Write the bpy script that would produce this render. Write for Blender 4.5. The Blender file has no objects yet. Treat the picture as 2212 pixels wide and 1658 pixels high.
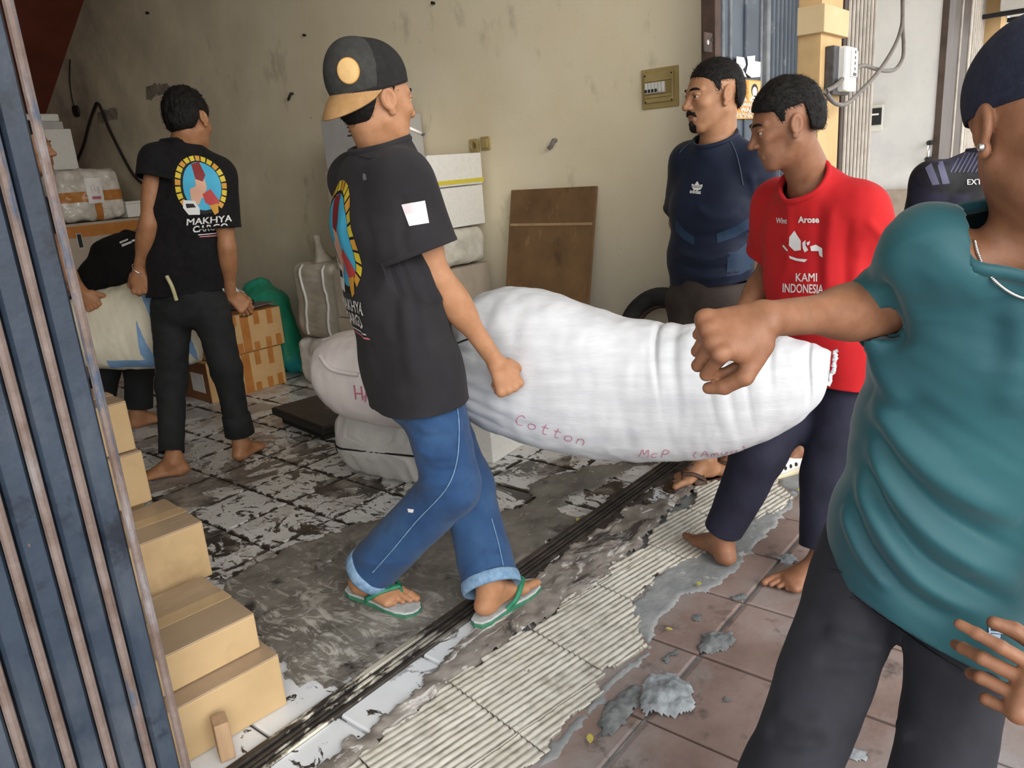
import bpy, bmesh, math, random
import numpy as np
from mathutils import Vector, Matrix
from mathutils.bvhtree import BVHTree
random.seed(7); RNG = np.random.default_rng(7)
S = bpy.context.scene; COL = S.collection
# ---------------------------------------------------------------- camera
FPX = 1660.0; CXP, CYP = 1106.0, 829.0; CAMH = 1.29
def nrm(v):
    v = np.asarray(v, float); return v/np.linalg.norm(v)
_D = nrm((449, 5770, 1660)); _X = np.array((1403., -585., 1660.)); _X = nrm(_X-_D*(_X@_D)); _Y = np.cross(-_D, _X)
RC = np.array((_X, _Y, -_D))                 # world = RC @ camera(x right, y down, z forward)
cd = bpy.data.cameras.new('camera'); cam = bpy.data.objects.new('camera', cd); COL.objects.link(cam)
cd.sensor_width = 36; cd.lens = 36*FPX/2212; cd.clip_start = .02; cd.clip_end = 200
M = Matrix.Identity(4)
for i in range(3):
    M[i][0] = RC[i, 0]; M[i][1] = -RC[i, 1]; M[i][2] = -RC[i, 2]
M.translation = (0, 0, CAMH); cam.matrix_world = M; S.camera = cam
# ---------------------------------------------------------------- light
w = bpy.data.worlds.new('sky'); S.world = w; w.use_nodes = True
nt = w.node_tree; bg = nt.nodes['Background']
tc = nt.nodes.new('ShaderNodeTexCoord'); sx = nt.nodes.new('ShaderNodeSeparateXYZ'); rp = nt.nodes.new('ShaderNodeValToRGB')
nt.links.new(tc.outputs['Generated'], sx.inputs[0]); nt.links.new(sx.outputs['Z'], rp.inputs[0]); nt.links.new(rp.outputs[0], bg.inputs[0])
rp.color_ramp.elements[0].position = 0.0; rp.color_ramp.elements[0].color = (.93, .90, .86, 1)
rp.color_ramp.elements[1].position = .7; rp.color_ramp.elements[1].color = (.80, .90, 1.0, 1)
bg.inputs[1].default_value = 1.35
ld = bpy.data.lights.new('sun', 'SUN'); lo = bpy.data.objects.new('sun', ld); COL.objects.link(lo)
ld.energy = 1.7; ld.angle = math.radians(50); ld.color = (1, .94, .86)
lo.rotation_euler = Vector((.30, .80, -.42)).to_track_quat('-Z', 'Y').to_euler()
S.view_settings.view_transform = 'Standard'; S.view_settings.look = 'None'; S.view_settings.gamma = 1; S.view_settings.use_curve_mapping = False
S.view_settings.exposure = 0.78
# ---------------------------------------------------------------- pixel helpers: a pixel at a distance gives a real point
FH = nrm((RC[0, 2], RC[1, 2], 0)); RH = np.array((FH[1], -FH[0], 0)); ZV = np.array((0, 0, 1.)); CO = np.array((0, 0, CAMH))
def ray(px, py): return RC@np.array((px-CXP, py-CYP, FPX))
def pt(px, py, s):
    r = ray(px, py); return CO+r*(s/(r@FH))
def gnd(px, py, z=0.):
    r = ray(px, py); return CO+r*((z-CAMH)/r[2])
def onx(px, py, x):
    r = ray(px, py); return CO+r*(x/r[0])
def ony(px, py, y):
    r = ray(px, py); return CO+r*(y/r[1])
# ---------------------------------------------------------------- materials
def mat(name, col, col2=None, rough=.7, scale=8., detail=4., bump=0., bscale=60., lo=.35, hi=.65, metal=0., sss=0., stretch=None, spec=.4, sheen=0., dist=0., coords='pos', trans=0.):
    m = bpy.data.materials.new(name); m.use_nodes = True; N = m.node_tree.nodes; L = m.node_tree.links; b = N['Principled BSDF']
    b.inputs['Roughness'].default_value = rough; b.inputs['Metallic'].default_value = metal; b.inputs['Specular IOR Level'].default_value = spec
    if sss: b.inputs['Subsurface Weight'].default_value = sss; b.inputs['Subsurface Radius'].default_value = (.012, .005, .003); b.inputs['Subsurface Scale'].default_value = 1
    if sheen: b.inputs['Sheen Weight'].default_value = sheen
    if trans: b.inputs['Transmission Weight'].default_value = trans
    g = N.new('ShaderNodeNewGeometry'); vec = g.outputs['Position']
    if coords == 'obj': vec = N.new('ShaderNodeTexCoord').outputs['Object']
    if stretch is not None:
        mp = N.new('ShaderNodeMapping'); mp.inputs['Scale'].default_value = stretch; L.new(vec, mp.inputs[0]); vec = mp.outputs[0]
    if col2 is None: b.inputs['Base Color'].default_value = (*col, 1)
    else:
        n = N.new('ShaderNodeTexNoise'); n.inputs['Scale'].default_value = scale; n.inputs['Detail'].default_value = detail; n.inputs['Distortion'].default_value = dist; n.inputs['Roughness'].default_value = .6
        L.new(vec, n.inputs['Vector']); r = N.new('ShaderNodeValToRGB'); r.color_ramp.elements[0].position = lo; r.color_ramp.elements[1].position = hi
        r.color_ramp.elements[0].color = (*col, 1); r.color_ramp.elements[1].color = (*col2, 1); L.new(n.outputs['Fac'], r.inputs[0]); L.new(r.outputs[0], b.inputs['Base Color'])
    if bump:
        n2 = N.new('ShaderNodeTexNoise'); n2.inputs['Scale'].default_value = bscale; n2.inputs['Detail'].default_value = 3; L.new(vec, n2.inputs['Vector'])
        bp = N.new('ShaderNodeBump'); bp.inputs['Strength'].default_value = bump; bp.inputs['Distance'].default_value = .004; L.new(n2.outputs['Fac'], bp.inputs['Height']); L.new(bp.outputs[0], b.inputs['Normal'])
    return m
def layer(m, col, scale, lo, hi, detail=6, stretch=None, dist=0., rough=.6, nrough=.65, zfade=None, seed=0.):
    """lay a second noise-masked colour over what the material already has"""
    N = m.node_tree.nodes; L = m.node_tree.links; b = N['Principled BSDF']; bc = b.inputs['Base Color']
    vec = N.new('ShaderNodeNewGeometry').outputs['Position']
    mp = N.new('ShaderNodeMapping'); mp.inputs['Scale'].default_value = stretch or (1, 1, 1); mp.inputs['Location'].default_value = (seed, seed*1.7, seed*.3); L.new(vec, mp.inputs[0])
    n = N.new('ShaderNodeTexNoise'); n.inputs['Scale'].default_value = scale; n.inputs['Detail'].default_value = detail; n.inputs['Distortion'].default_value = dist; n.inputs['Roughness'].default_value = nrough
    L.new(mp.outputs[0], n.inputs['Vector']); r = N.new('ShaderNodeMapRange'); r.inputs[1].default_value = lo; r.inputs[2].default_value = hi; L.new(n.outputs['Fac'], r.inputs[0])
    fac = r.outputs[0]
    if zfade is not None:                    # (axis, from, to): layer strength runs along one axis of the place
        sp = N.new('ShaderNodeSeparateXYZ'); L.new(vec, sp.inputs[0]); q = N.new('ShaderNodeMapRange'); q.inputs[1].default_value = zfade[1]; q.inputs[2].default_value = zfade[2]; L.new(sp.outputs[zfade[0]], q.inputs[0])
        mu = N.new('ShaderNodeMath'); mu.operation = 'MULTIPLY'; L.new(fac, mu.inputs[0]); L.new(q.outputs[0], mu.inputs[1]); fac = mu.outputs[0]
    mx = N.new('ShaderNodeMix'); mx.data_type = 'RGBA'; L.new(fac, mx.inputs[0])
    if bc.is_linked: L.new(bc.links[0].from_socket, mx.inputs[6])
    else: mx.inputs[6].default_value = bc.default_value
    mx.inputs[7].default_value = (*col, 1); L.new(mx.outputs[2], bc)
    return m
# ---------------------------------------------------------------- meshes
BASE = {}
def mk(name, V, Fc, m, parent=None, smooth=True, base=None):
    """link one mesh object from world-space vertices; quads as (n,4) arrays or lists of faces"""
    V = np.asarray(V, float)
    if parent is None: b = np.array(base if base is not None else (V[:, 0].mean(), V[:, 1].mean(), V[:, 2].min()))
    else: b = BASE[parent.name]
    me = bpy.data.meshes.new(name); Vl = V-b
    if isinstance(Fc, np.ndarray):
        n, k = Fc.shape
        me.vertices.add(len(Vl)); me.vertices.foreach_set('co', Vl.astype(np.float32).ravel())
        me.loops.add(n*k); me.loops.foreach_set('vertex_index', Fc.astype(np.int32).ravel())
        me.polygons.add(n); me.polygons.foreach_set('loop_start', np.arange(0, n*k, k, dtype=np.int32)); me.update(calc_edges=True)
    else: me.from_pydata(Vl.tolist(), [], [list(map(int, f)) for f in Fc])
    if smooth: me.polygons.foreach_set('use_smooth', np.ones(len(me.polygons), bool))
    for x in (m if isinstance(m, (list, tuple)) else [m]): me.materials.append(x)
    o = bpy.data.objects.new(name, me); COL.objects.link(o); BASE[o.name] = b
    if parent is None: o.location = b
    else: o.parent = parent
    return o
def empty(name, loc):
    o = bpy.data.objects.new(name, None); COL.objects.link(o); o.location = loc; o.empty_display_size = .1; BASE[o.name] = np.array(loc, float); return o
def tag(o, label, cat=None, group=None, kind=None):
    if label: o['label'] = label
    if cat: o['category'] = cat
    if group: o['group'] = group
    if kind: o['kind'] = kind
    return o
def bev(o, wd=.004, seg=2):
    md = o.modifiers.new('bevel', 'BEVEL'); md.width = wd; md.segments = seg; md.limit_method = 'ANGLE'; md.angle_limit = math.radians(40); return o
BOXF = [(0, 3, 2, 1), (4, 5, 6, 7), (0, 1, 5, 4), (1, 2, 6, 5), (2, 3, 7, 6), (3, 0, 4, 7)]
def boxv(c, dims, ax=None):
    """box from centre, full sizes, axes (rows)"""
    ax = np.eye(3) if ax is None else np.asarray(ax); h = np.array(dims)/2; c = np.asarray(c, float)
    return np.array([c+np.array((sx*h[0], sy*h[1], sz*h[2]))@ax for sz in (-1, 1) for sx, sy in ((-1, -1), (1, -1), (1, 1), (-1, 1))])
def box(name, c, dims, m, parent=None, ax=None, b=.004, smooth=False):
    o = mk(name, boxv(c, dims, ax), BOXF, m, parent, smooth)
    if b: bev(o, b)
    return o
def rot(z): return np.array(((math.cos(z), math.sin(z), 0), (-math.sin(z), math.cos(z), 0), (0, 0, 1.)))
class MB:                                    # collects several solids into one mesh
    def __init__(s): s.V = []; s.F = []; s.n = 0
    def add(s, V, F):
        s.V.append(np.asarray(V, float)); s.F += [tuple(int(i)+s.n for i in f) for f in F]; s.n += len(V); return s
    def box(s, c, d, ax=None): return s.add(boxv(c, d, ax), BOXF)
    def out(s, name, m, parent=None, smooth=False): return mk(name, np.vstack(s.V), s.F, m, parent, smooth)
def tube(P, r, seg=8, cap=True):
    P = [np.asarray(p, float) for p in P]; n = len(P); r = [r]*n if np.isscalar(r) else r; V = []; F = []; up = None
    for i, p in enumerate(P):
        t = nrm(P[min(i+1, n-1)]-P[max(i-1, 0)]+1e-9)
        if up is None: up = np.array((0, 0, 1.)) if abs(t[2]) < .9 else np.array((1., 0, 0))
        a = nrm(np.cross(t, up)); up = np.cross(a, t)
        for k in range(seg):
            an = 2*math.pi*k/seg; V.append(p+r[i]*(math.cos(an)*a+math.sin(an)*up))
    for i in range(n-1):
        for k in range(seg): F.append((i*seg+k, i*seg+(k+1) % seg, (i+1)*seg+(k+1) % seg, (i+1)*seg+k))
    if cap: F += [tuple(range(seg)), tuple((n-1)*seg+k for k in range(seg-1, -1, -1))]
    return np.array(V), F
def smoothpath(P, n=8):
    P = np.array(P, float); Q = []
    for i in range(len(P)-1):
        p0, p1, p2, p3 = P[max(i-1, 0)], P[i], P[i+1], P[min(i+2, len(P)-1)]
        for k in range(n):
            t = k/n; Q.append(.5*((2*p1)+(p2-p0)*t+(2*p0-5*p1+4*p2-p3)*t*t+(3*p1-p0-3*p2+p3)*t**3))
    Q.append(P[-1]); return np.array(Q)
def vnoise(P, seed=0):
    P = np.asarray(P, float); I = np.floor(P).astype(np.int64); f = P-I; f = f*f*(3-2*f); r = 0
    for dx in (0, 1):
        wx = f[:, 0] if dx else 1-f[:, 0]
        for dy in (0, 1):
            wy = f[:, 1] if dy else 1-f[:, 1]
            for dz in (0, 1):
                wz = f[:, 2] if dz else 1-f[:, 2]
                h = ((I[:, 0]+dx)*374761393+(I[:, 1]+dy)*668265263+(I[:, 2]+dz)*1274126177+seed*974634277) & 0xffffffff
                h = ((h ^ (h >> 13))*1274126177) & 0xffffffff; h = h ^ (h >> 16)
                r = r+wx*wy*wz*((h & 0xffff)/32767.5-1)
    return r
def fbm(P, seed=0, oct=3):
    a = 1.; r = 0; P = np.asarray(P, float)
    for o in range(oct): r = r+a*vnoise(P, seed+o); P = P*2.03; a *= .5
    return r
# ---------------------------------------------------------------- implicit surfaces: smooth-blended primitives meshed by surface nets
def P_cone(a, b, ra, rb, k=.02, op='u'):
    a = np.asarray(a, float); b = np.asarray(b, float); ba = b-a; L2 = ba@ba+1e-12; R = max(ra, rb)
    def d(X, Y, Z):
        px = X-a[0]; py = Y-a[1]; pz = Z-a[2]; t = np.clip((px*ba[0]+py*ba[1]+pz*ba[2])/L2, 0, 1)
        return np.sqrt((px-t*ba[0])**2+(py-t*ba[1])**2+(pz-t*ba[2])**2)-(ra+(rb-ra)*t)
    return (d, np.minimum(a, b)-R, np.maximum(a, b)+R, k, op)
def P_ell(c, r, ax=None, k=.02, op='u'):
    c = np.asarray(c, float); r = np.asarray(r, float); ax = np.eye(3) if ax is None else np.asarray(ax); R = r.max()
    def d(X, Y, Z):
        p = (X-c[0], Y-c[1], Z-c[2]); q0 = 0; q1 = 0
        for i in range(3):
            u = (p[0]*ax[i, 0]+p[1]*ax[i, 1]+p[2]*ax[i, 2])/r[i]; q0 = q0+u*u; q1 = q1+(u/r[i])**2
        k0 = np.sqrt(q0); return k0*(k0-1)/np.sqrt(q1+1e-9)
    return (d, c-R, c+R, k, op)
def P_cap(a, b, side, wa, wb, da, db, k=.03, op='u', e=2.):
    """elliptic tapered capsule: half width w along side, half depth d across it"""
    a = np.asarray(a, float); b = np.asarray(b, float); ba = b-a; L2 = ba@ba+1e-12; t_ = ba/math.sqrt(L2); s_ = nrm(np.asarray(side)-t_*(np.asarray(side)@t_)); f_ = np.cross(t_, s_); R = max(wa, wb, da, db)
    def d(X, Y, Z):
        px = X-a[0]; py = Y-a[1]; pz = Z-a[2]; t = np.clip((px*ba[0]+py*ba[1]+pz*ba[2])/L2, 0, 1)
        qx = px-t*ba[0]; qy = py-t*ba[1]; qz = pz-t*ba[2]; W = wa+(wb-wa)*t; D = da+(db-da)*t
        v = (qx*s_[0]+qy*s_[1]+qz*s_[2])/W; u = (qx*f_[0]+qy*f_[1]+qz*f_[2])/D; l = (qx*t_[0]+qy*t_[1]+qz*t_[2])/np.minimum(W, D)
        m = np.minimum(W, D)
        if e == 2.: return (np.sqrt(v*v+u*u+l*l)-1)*m
        return ((np.abs(v)**e+np.abs(u)**e+np.abs(l)**e)**(1/e)-1)*m
    return (d, np.minimum(a, b)-R, np.maximum(a, b)+R, k, op)
def P_clip(fn, lo, hi, k=.004):              # keep only where fn < 0 (inside the box lo..hi)
    return (fn, np.asarray(lo, float), np.asarray(hi, float), k, 'i')
def net(prims, h, lo=None, hi=None):
    pos = [p for p in prims if p[4] == 'u']
    if lo is None: lo = np.min([p[1] for p in pos], 0)-3*h
    if hi is None: hi = np.max([p[2] for p in pos], 0)+3*h
    n = np.ceil((hi-lo)/h).astype(int)+1; ax = [lo[i]+h*np.arange(n[i]) for i in range(3)]
    f = np.full(n, .3, np.float32)
    for d, l, u, k, op in prims:
        m = k+2.5*h
        i0 = np.clip(np.floor((l-m-lo)/h).astype(int), 0, n); i1 = np.clip(np.ceil((u+m-lo)/h).astype(int)+1, 0, n)
        if (i1 <= i0).any(): continue
        sl = tuple(slice(i0[i], i1[i]) for i in range(3))
        X = ax[0][sl[0]].astype(np.float32)[:, None, None]; Y = ax[1][sl[1]].astype(np.float32)[None, :, None]; Z = ax[2][sl[2]].astype(np.float32)[None, None, :]
        g = d(X, Y, Z).astype(np.float32); a = f[sl]; k = max(k, 1e-5)
        if op == 'u': hh = np.clip(.5+.5*(a-g)/k, 0, 1); f[sl] = a+(g-a)*hh-k*hh*(1-hh)
        else:
            if op == 's': g = -g
            hh = np.clip(.5-.5*(a-g)/k, 0, 1); f[sl] = a+(g-a)*hh+k*hh*(1-hh)
    s = (f < 0); c = np.zeros(n-1, np.uint8)
    for dx in (0, 1):
        for dy in (0, 1):
            for dz in (0, 1): c += s[dx:n[0]-1+dx, dy:n[1]-1+dy, dz:n[2]-1+dz]
    act = (c > 0) & (c < 8); idx = np.argwhere(act); N = len(idx)
    if N == 0: return np.zeros((0, 3)), np.zeros((0, 4), int)
    vid = np.full(n-1, -1, np.int32); vid[act] = np.arange(N)
    cor = [(a, b, e) for a in (0, 1) for b in (0, 1) for e in (0, 1)]
    val = np.stack([f[idx[:, 0]+a, idx[:, 1]+b, idx[:, 2]+e] for a, b, e in cor], 1); acc = np.zeros((N, 3)); cnt = np.zeros(N)
    for i in range(8):
        for j in range(i+1, 8):
            if sum(abs(cor[i][q]-cor[j][q]) for q in range(3)) != 1: continue
            va, vb = val[:, i], val[:, j]; x = (va < 0) != (vb < 0); t = np.where(x, va/(va-vb+1e-20), 0)
            acc += np.where(x[:, None], np.array(cor[i])+t[:, None]*(np.array(cor[j])-np.array(cor[i])), 0); cnt += x
    V = lo+h*(idx+acc/cnt[:, None]); Q = []
    for a in range(3):
        b, e = (a+1) % 3, (a+2) % 3; A = [slice(None)]*3; B = [slice(None)]*3; A[a] = slice(0, -1); B[a] = slice(1, None)
        s0 = s[tuple(A)]; ch = np.argwhere(s0 != s[tuple(B)]); ch = ch[(ch[:, b] > 0) & (ch[:, e] > 0) & (ch[:, b] < n[b]-1) & (ch[:, e] < n[e]-1)]
        q = []
        for ob, oe in ((-1, -1), (0, -1), (0, 0), (-1, 0)):
            w_ = ch.copy(); w_[:, b] += ob; w_[:, e] += oe; q.append(vid[w_[:, 0], w_[:, 1], w_[:, 2]])
        q = np.stack(q, 1); fl = ~s0[ch[:, 0], ch[:, 1], ch[:, 2]]; q[fl] = q[fl][:, ::-1]; Q.append(q)
    Q = np.vstack(Q); Q = Q[(Q >= 0).all(1)]
    return V, Q
def vnormals(V, Q):
    n = np.cross(V[Q[:, 2]]-V[Q[:, 0]], V[Q[:, 3]]-V[Q[:, 1]]); out = np.zeros_like(V)
    for i in range(4):
        for a in range(3): out[:, a] += np.bincount(Q[:, i], n[:, a], len(V))
    return out/(np.linalg.norm(out, axis=1)[:, None]+1e-12)
def compact(V, Q):
    u, inv = np.unique(Q, return_inverse=True); return V[u], inv.reshape(Q.shape)
def cut(V, Q, p, nv, near=None, rad=None):
    """remove the side the normal points to (only around a point when rad is given) and straighten the edge"""
    p = np.asarray(p, float); nv = nrm(nv); g = (V-p)@nv
    loc = np.ones(len(V), bool)
    if rad: loc = np.linalg.norm(V-(np.asarray(near) if near is not None else p), axis=1) < rad
    kill = (g > 0) & loc; Q = Q[~kill[Q].all(1)]; used = np.zeros(len(V), bool); used[Q.ravel()] = True
    mv = used & kill; V = V.copy(); V[mv] -= g[mv][:, None]*nv
    return compact(V, Q)
def relax(V, Q, it=1, lam=.5):
    E = np.vstack([Q[:, [i, (i+1) % 4]] for i in range(4)]); E = np.vstack((E, E[:, ::-1])); cnt = np.bincount(E[:, 0], minlength=len(V))[:, None]+1e-9
    for _ in range(it):
        A = np.stack([np.bincount(E[:, 0], V[E[:, 1], a], len(V)) for a in range(3)], 1)/cnt; V = V+lam*(A-V)
    return V
def rims(V, Q):
    """closed boundary loops of a quad mesh"""
    E = np.vstack([Q[:, [i, (i+1) % 4]] for i in range(4)]); key = np.sort(E, 1); k = key[:, 0].astype(np.int64)*len(V)+key[:, 1]
    u, first, c = np.unique(k, return_index=True, return_counts=True); B = E[first[c == 1]]; nx = {int(a): int(b) for a, b in B}; out = []
    while nx:
        a = next(iter(nx)); L = [a]
        while a in nx:
            b = nx.pop(a); L.append(b); a = b
            if len(L) > 5000: break
        out.append(V[np.array(L)])
    return out
def rim_near(V, Q, p):
    R = [r for r in rims(V, Q) if len(r) > 8]
    return min(R, key=lambda r: np.linalg.norm(r.mean(0)-p)) if R else None
def ring_tube(loop, r, seg=8, flat=1., n=60):
    """tube along a closed rim"""
    L = loop[:-1] if np.allclose(loop[0], loop[-1]) else loop
    d = np.r_[0, np.cumsum(np.linalg.norm(np.diff(np.vstack((L, L[:1])), axis=0), axis=1))]; t = np.linspace(0, d[-1], n, endpoint=False)
    LL = np.vstack((L, L[:1])); P = np.stack([np.interp(t, d, LL[:, a]) for a in range(3)], 1)
    for _ in range(3): P = .5*P+.25*np.roll(P, 1, 0)+.25*np.roll(P, -1, 0)
    c = P.mean(0); nm = nrm(np.linalg.svd(P-c)[2][2]); V = []; F = []
    for i in range(n):
        tg = nrm(P[(i+1) % n]-P[i-1]); rad = nrm(np.cross(tg, nm))
        for k in range(seg): an = 2*math.pi*k/seg; V.append(P[i]+r*math.cos(an)*rad+r*flat*math.sin(an)*nm)
    for i in range(n):
        for k in range(seg): F.append((i*seg+k, i*seg+(k+1) % seg, ((i+1) % n)*seg+(k+1) % seg, ((i+1) % n)*seg+k))
    return np.array(V), np.array(F)
def solid(o, th=.003):
    md = o.modifiers.new('thickness', 'SOLIDIFY'); md.thickness = th; md.offset = -1; return o
def wrinkle(V, Q, items, fade=None):
    """push vertices along their normals by stretched noise; items: (amp, (sx,sy,sz), axes or None, seed)"""
    n = vnormals(V, Q); d = np.zeros(len(V))
    for amp, sc, ax, seed in items:
        P = V if ax is None else V@np.asarray(ax).T
        v = fbm(P*np.asarray(sc, float), seed, 2); d += amp*(1-np.abs(v)*1.6) if amp > 0 else -amp*v
    if fade is not None: d *= fade
    return V+n*d[:, None]
# ---------------------------------------------------------------- flat prints laid onto a surface
def subdiv(bm, L):
    for _ in range(6):
        E = [e for e in bm.edges if e.calc_length() > L]
        if not E: break
        bmesh.ops.subdivide_edges(bm, edges=E, cuts=1, use_grid_fill=False); bmesh.ops.triangulate(bm, faces=[f for f in bm.faces if len(f.verts) > 3])
def text2d(txt, size, width=None, bold=0., L=.02, shear=0.):
    cu = bpy.data.curves.new('t', 'FONT'); cu.body = txt; cu.size = size; cu.align_x = 'CENTER'; cu.align_y = 'CENTER'; mm = 'M' in txt; cu.offset = 0 if mm else bold; cu.resolution_u = 3; cu.shear = shear
    ob = bpy.data.objects.new('t', cu); COL.objects.link(ob); bpy.context.view_layer.update()
    me = bpy.data.meshes.new_from_object(ob.evaluated_get(bpy.context.evaluated_depsgraph_get())); bpy.data.objects.remove(ob); bpy.data.curves.remove(cu)
    bm = bmesh.new(); bm.from_mesh(me); bpy.data.meshes.remove(me); bmesh.ops.triangulate(bm, faces=bm.faces[:]); subdiv(bm, L)
    V = np.array([v.co[:2] for v in bm.verts]); bm.verts.index_update(); F = [[v.index for v in f.verts] for f in bm.faces]; bm.free()
    if mm and bold: n = len(V); F = F+[[i+n for i in f] for f in F]; V = np.vstack((V-np.array((bold, 0)), V+np.array((bold, bold*.5))))      # bold by a shifted twin
    if width: V[:, 0] *= width/(np.ptp(V[:, 0])+1e-9)
    return V, F
def poly2d(P, L=.02):
    bm = bmesh.new(); vs = [bm.verts.new((x, y, 0)) for x, y in P]; f = bm.faces.new(vs); bmesh.ops.triangulate(bm, faces=[f]); subdiv(bm, L)
    V = np.array([v.co[:2] for v in bm.verts]); bm.verts.index_update(); F = [[v.index for v in f.verts] for f in bm.faces]; bm.free(); return V, F
def ell2d(cx, cy, rx, ry, a0=0, a1=360, n=28, rot_=0):
    c, s = math.cos(rot_), math.sin(rot_); o = []
    for i in range(n):
        t = math.radians(a0+(a1-a0)*i/(n if a1-a0 >= 360 else n-1)); x, y = rx*math.cos(t), ry*math.sin(t); o.append((cx+c*x-s*y, cy+s*x+c*y))
    return o
def bvh(V, Q): return BVHTree.FromPolygons(np.asarray(V).tolist(), np.asarray(Q).tolist() if isinstance(Q, np.ndarray) else Q)
def lay(name, VF, m, parent, tree, o, r, u, off=.0012, back=.3, shift=(0, 0), sc=1., nv=None):
    """project a flat shape (plane origin o, right r, up u) along the plane normal onto the surface in tree"""
    V, F = VF; r = nrm(r); u = nrm(np.asarray(u)-r*(np.asarray(u)@r)); n = np.cross(r, u) if nv is None else nrm(nv); out = []; ok = []
    for x, y in V*sc+np.array(shift):
        p = o+r*x+u*y; h = tree.ray_cast(Vector(p+n*back), Vector(-n), back*2+.2)
        if h[0] is None: out.append(p); ok.append(False)
        else: out.append(np.array(h[0])+np.array(h[1])*off*(1 if np.dot(h[1], n) > 0 else -1)); ok.append(True)
    F = [f for f in F if all(ok[i] for i in f)]
    if not F: return None
    used = sorted({i for f in F for i in f}); mp = {a: b for b, a in enumerate(used)}
    return mk(name, [out[i] for i in used], [[mp[i] for i in f] for f in F], m, parent, True)
# ================================================================= people
def frame(right, up):
    u = nrm(up); r = nrm(np.asarray(right)-u*(np.asarray(right)@u)); return r, np.cross(u, r), u      # right, front, up
def hand_prims(wr, d, n, sgn, curl=(60, 70, 40), thumb=.5, sc=1., spread=0.):
    """palm, four unequal bent fingers and a thumb from the side of the palm; d to the knuckles, n the way the palm faces, sgn +1 right hand"""
    d = nrm(d); n = nrm(np.asarray(n)-d*(np.asarray(n)@d)); t = np.cross(d, n)*sgn; P = []
    P.append(P_cap(wr+d*.012*sc, wr+d*.078*sc, t, .027*sc, .040*sc, .019*sc, .0145*sc, .012, e=2.6))
    P.append(P_ell(wr+d*.035*sc+t*.026*sc+n*.008*sc, np.array((.03, .017, .016))*sc, np.array((nrm(d*.8+t*.4), nrm(t*.8-d*.4), n)), .012))
    offs = (.030, .0105, -.0095, -.0285); lens = ((.043, .027, .021), (.047, .030, .022), (.044, .028, .022), (.034, .021, .019)); rad = (.0092, .0095, .009, .008)
    for i in range(4):
        c = curl[i] if isinstance(curl[0], (tuple, list)) else curl
        p = wr+(d*(.083-.004*abs(i-1))+t*offs[i])*sc; a = 0; P.append(P_ell(p-n*.004*sc, np.array((.0125, .0105, .0115))*sc, np.array((d, t, n)), .006))
        sp = t*spread*(1.5-i)*.12
        for q in range(3):
            a += math.radians(c[q]*(1+.05*i)); e = p+nrm(math.cos(a)*d+math.sin(a)*n+sp)*lens[i][q]*sc
            P.append(P_cone(p, e, rad[i]*(1-.10*q)*sc, rad[i]*(1-.10*(q+1))*sc, .0035)); p = e
    b = wr+(d*.030+t*.030+n*.010)*sc; v0 = nrm(d*.62+t*.66+n*.45); v1 = nrm(d*.95+t*(.45-.9*thumb)+n*(.2+.9*thumb)); v2 = nrm(d*.95+t*(.25-1.3*thumb)+n*(.2+.8*thumb))
    k1 = b+v0*.040*sc; k2 = k1+v1*.032*sc; k3 = k2+v2*.024*sc
    P += [P_cone(b-d*.01*sc, k1, .0145*sc, .0118*sc, .008), P_cone(k1, k2, .0112*sc, .0102*sc, .004), P_cone(k2, k3, .0104*sc, .0082*sc, .003)]
    return P
def foot_prims(an, toe, up, sgn, sc=1.):
    u = nrm(up); t = nrm(np.asarray(toe)-u*(np.asarray(toe)@u)); r = np.cross(t, u); m = -r*sgn       # m points to the big toe
    f = lambda a, b, c: an+(t*a+m*b+u*c)*sc
    P = [P_cone(f(-.015, 0, .02), f(-.03, 0, -.048), .034*sc, .029*sc, .02), P_ell(f(-.034, 0, -.05), np.array((.036, .030, .027))*sc, np.array((t, m, u)), .015),
         P_cap(f(.0, 0, -.015), f(.105, .004, -.056), m, .033*sc, .042*sc, .036*sc, .019*sc, .03), P_cap(f(-.02, -.008, -.06), f(.11, -.008, -.062), m, .026*sc, .036*sc, .016*sc, .014*sc, .02),
         P_ell(f(0, .028, .0), np.array((.014, .012, .014))*sc, np.array((t, m, u)), .012), P_ell(f(-.004, -.029, -.008), np.array((.013, .011, .013))*sc, np.array((t, m, u)), .012)]
    for i in range(5):
        b0 = .030-.0165*i; x0 = .112-.004*i-.0016*i*i; ln = (.056, .050, .044, .038, .030)[i]; rr = (.0135, .0098, .0092, .0088, .0086)[i]
        P += [P_cone(f(x0, b0, -.058), f(x0+ln*.6, b0*1.06, -.060), rr*1.05*sc, rr*.92*sc, .006), P_cone(f(x0+ln*.6, b0*1.06, -.060), f(x0+ln, b0*1.06, -.066), rr*.95*sc, rr*.85*sc, .003)]
    return P
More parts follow.
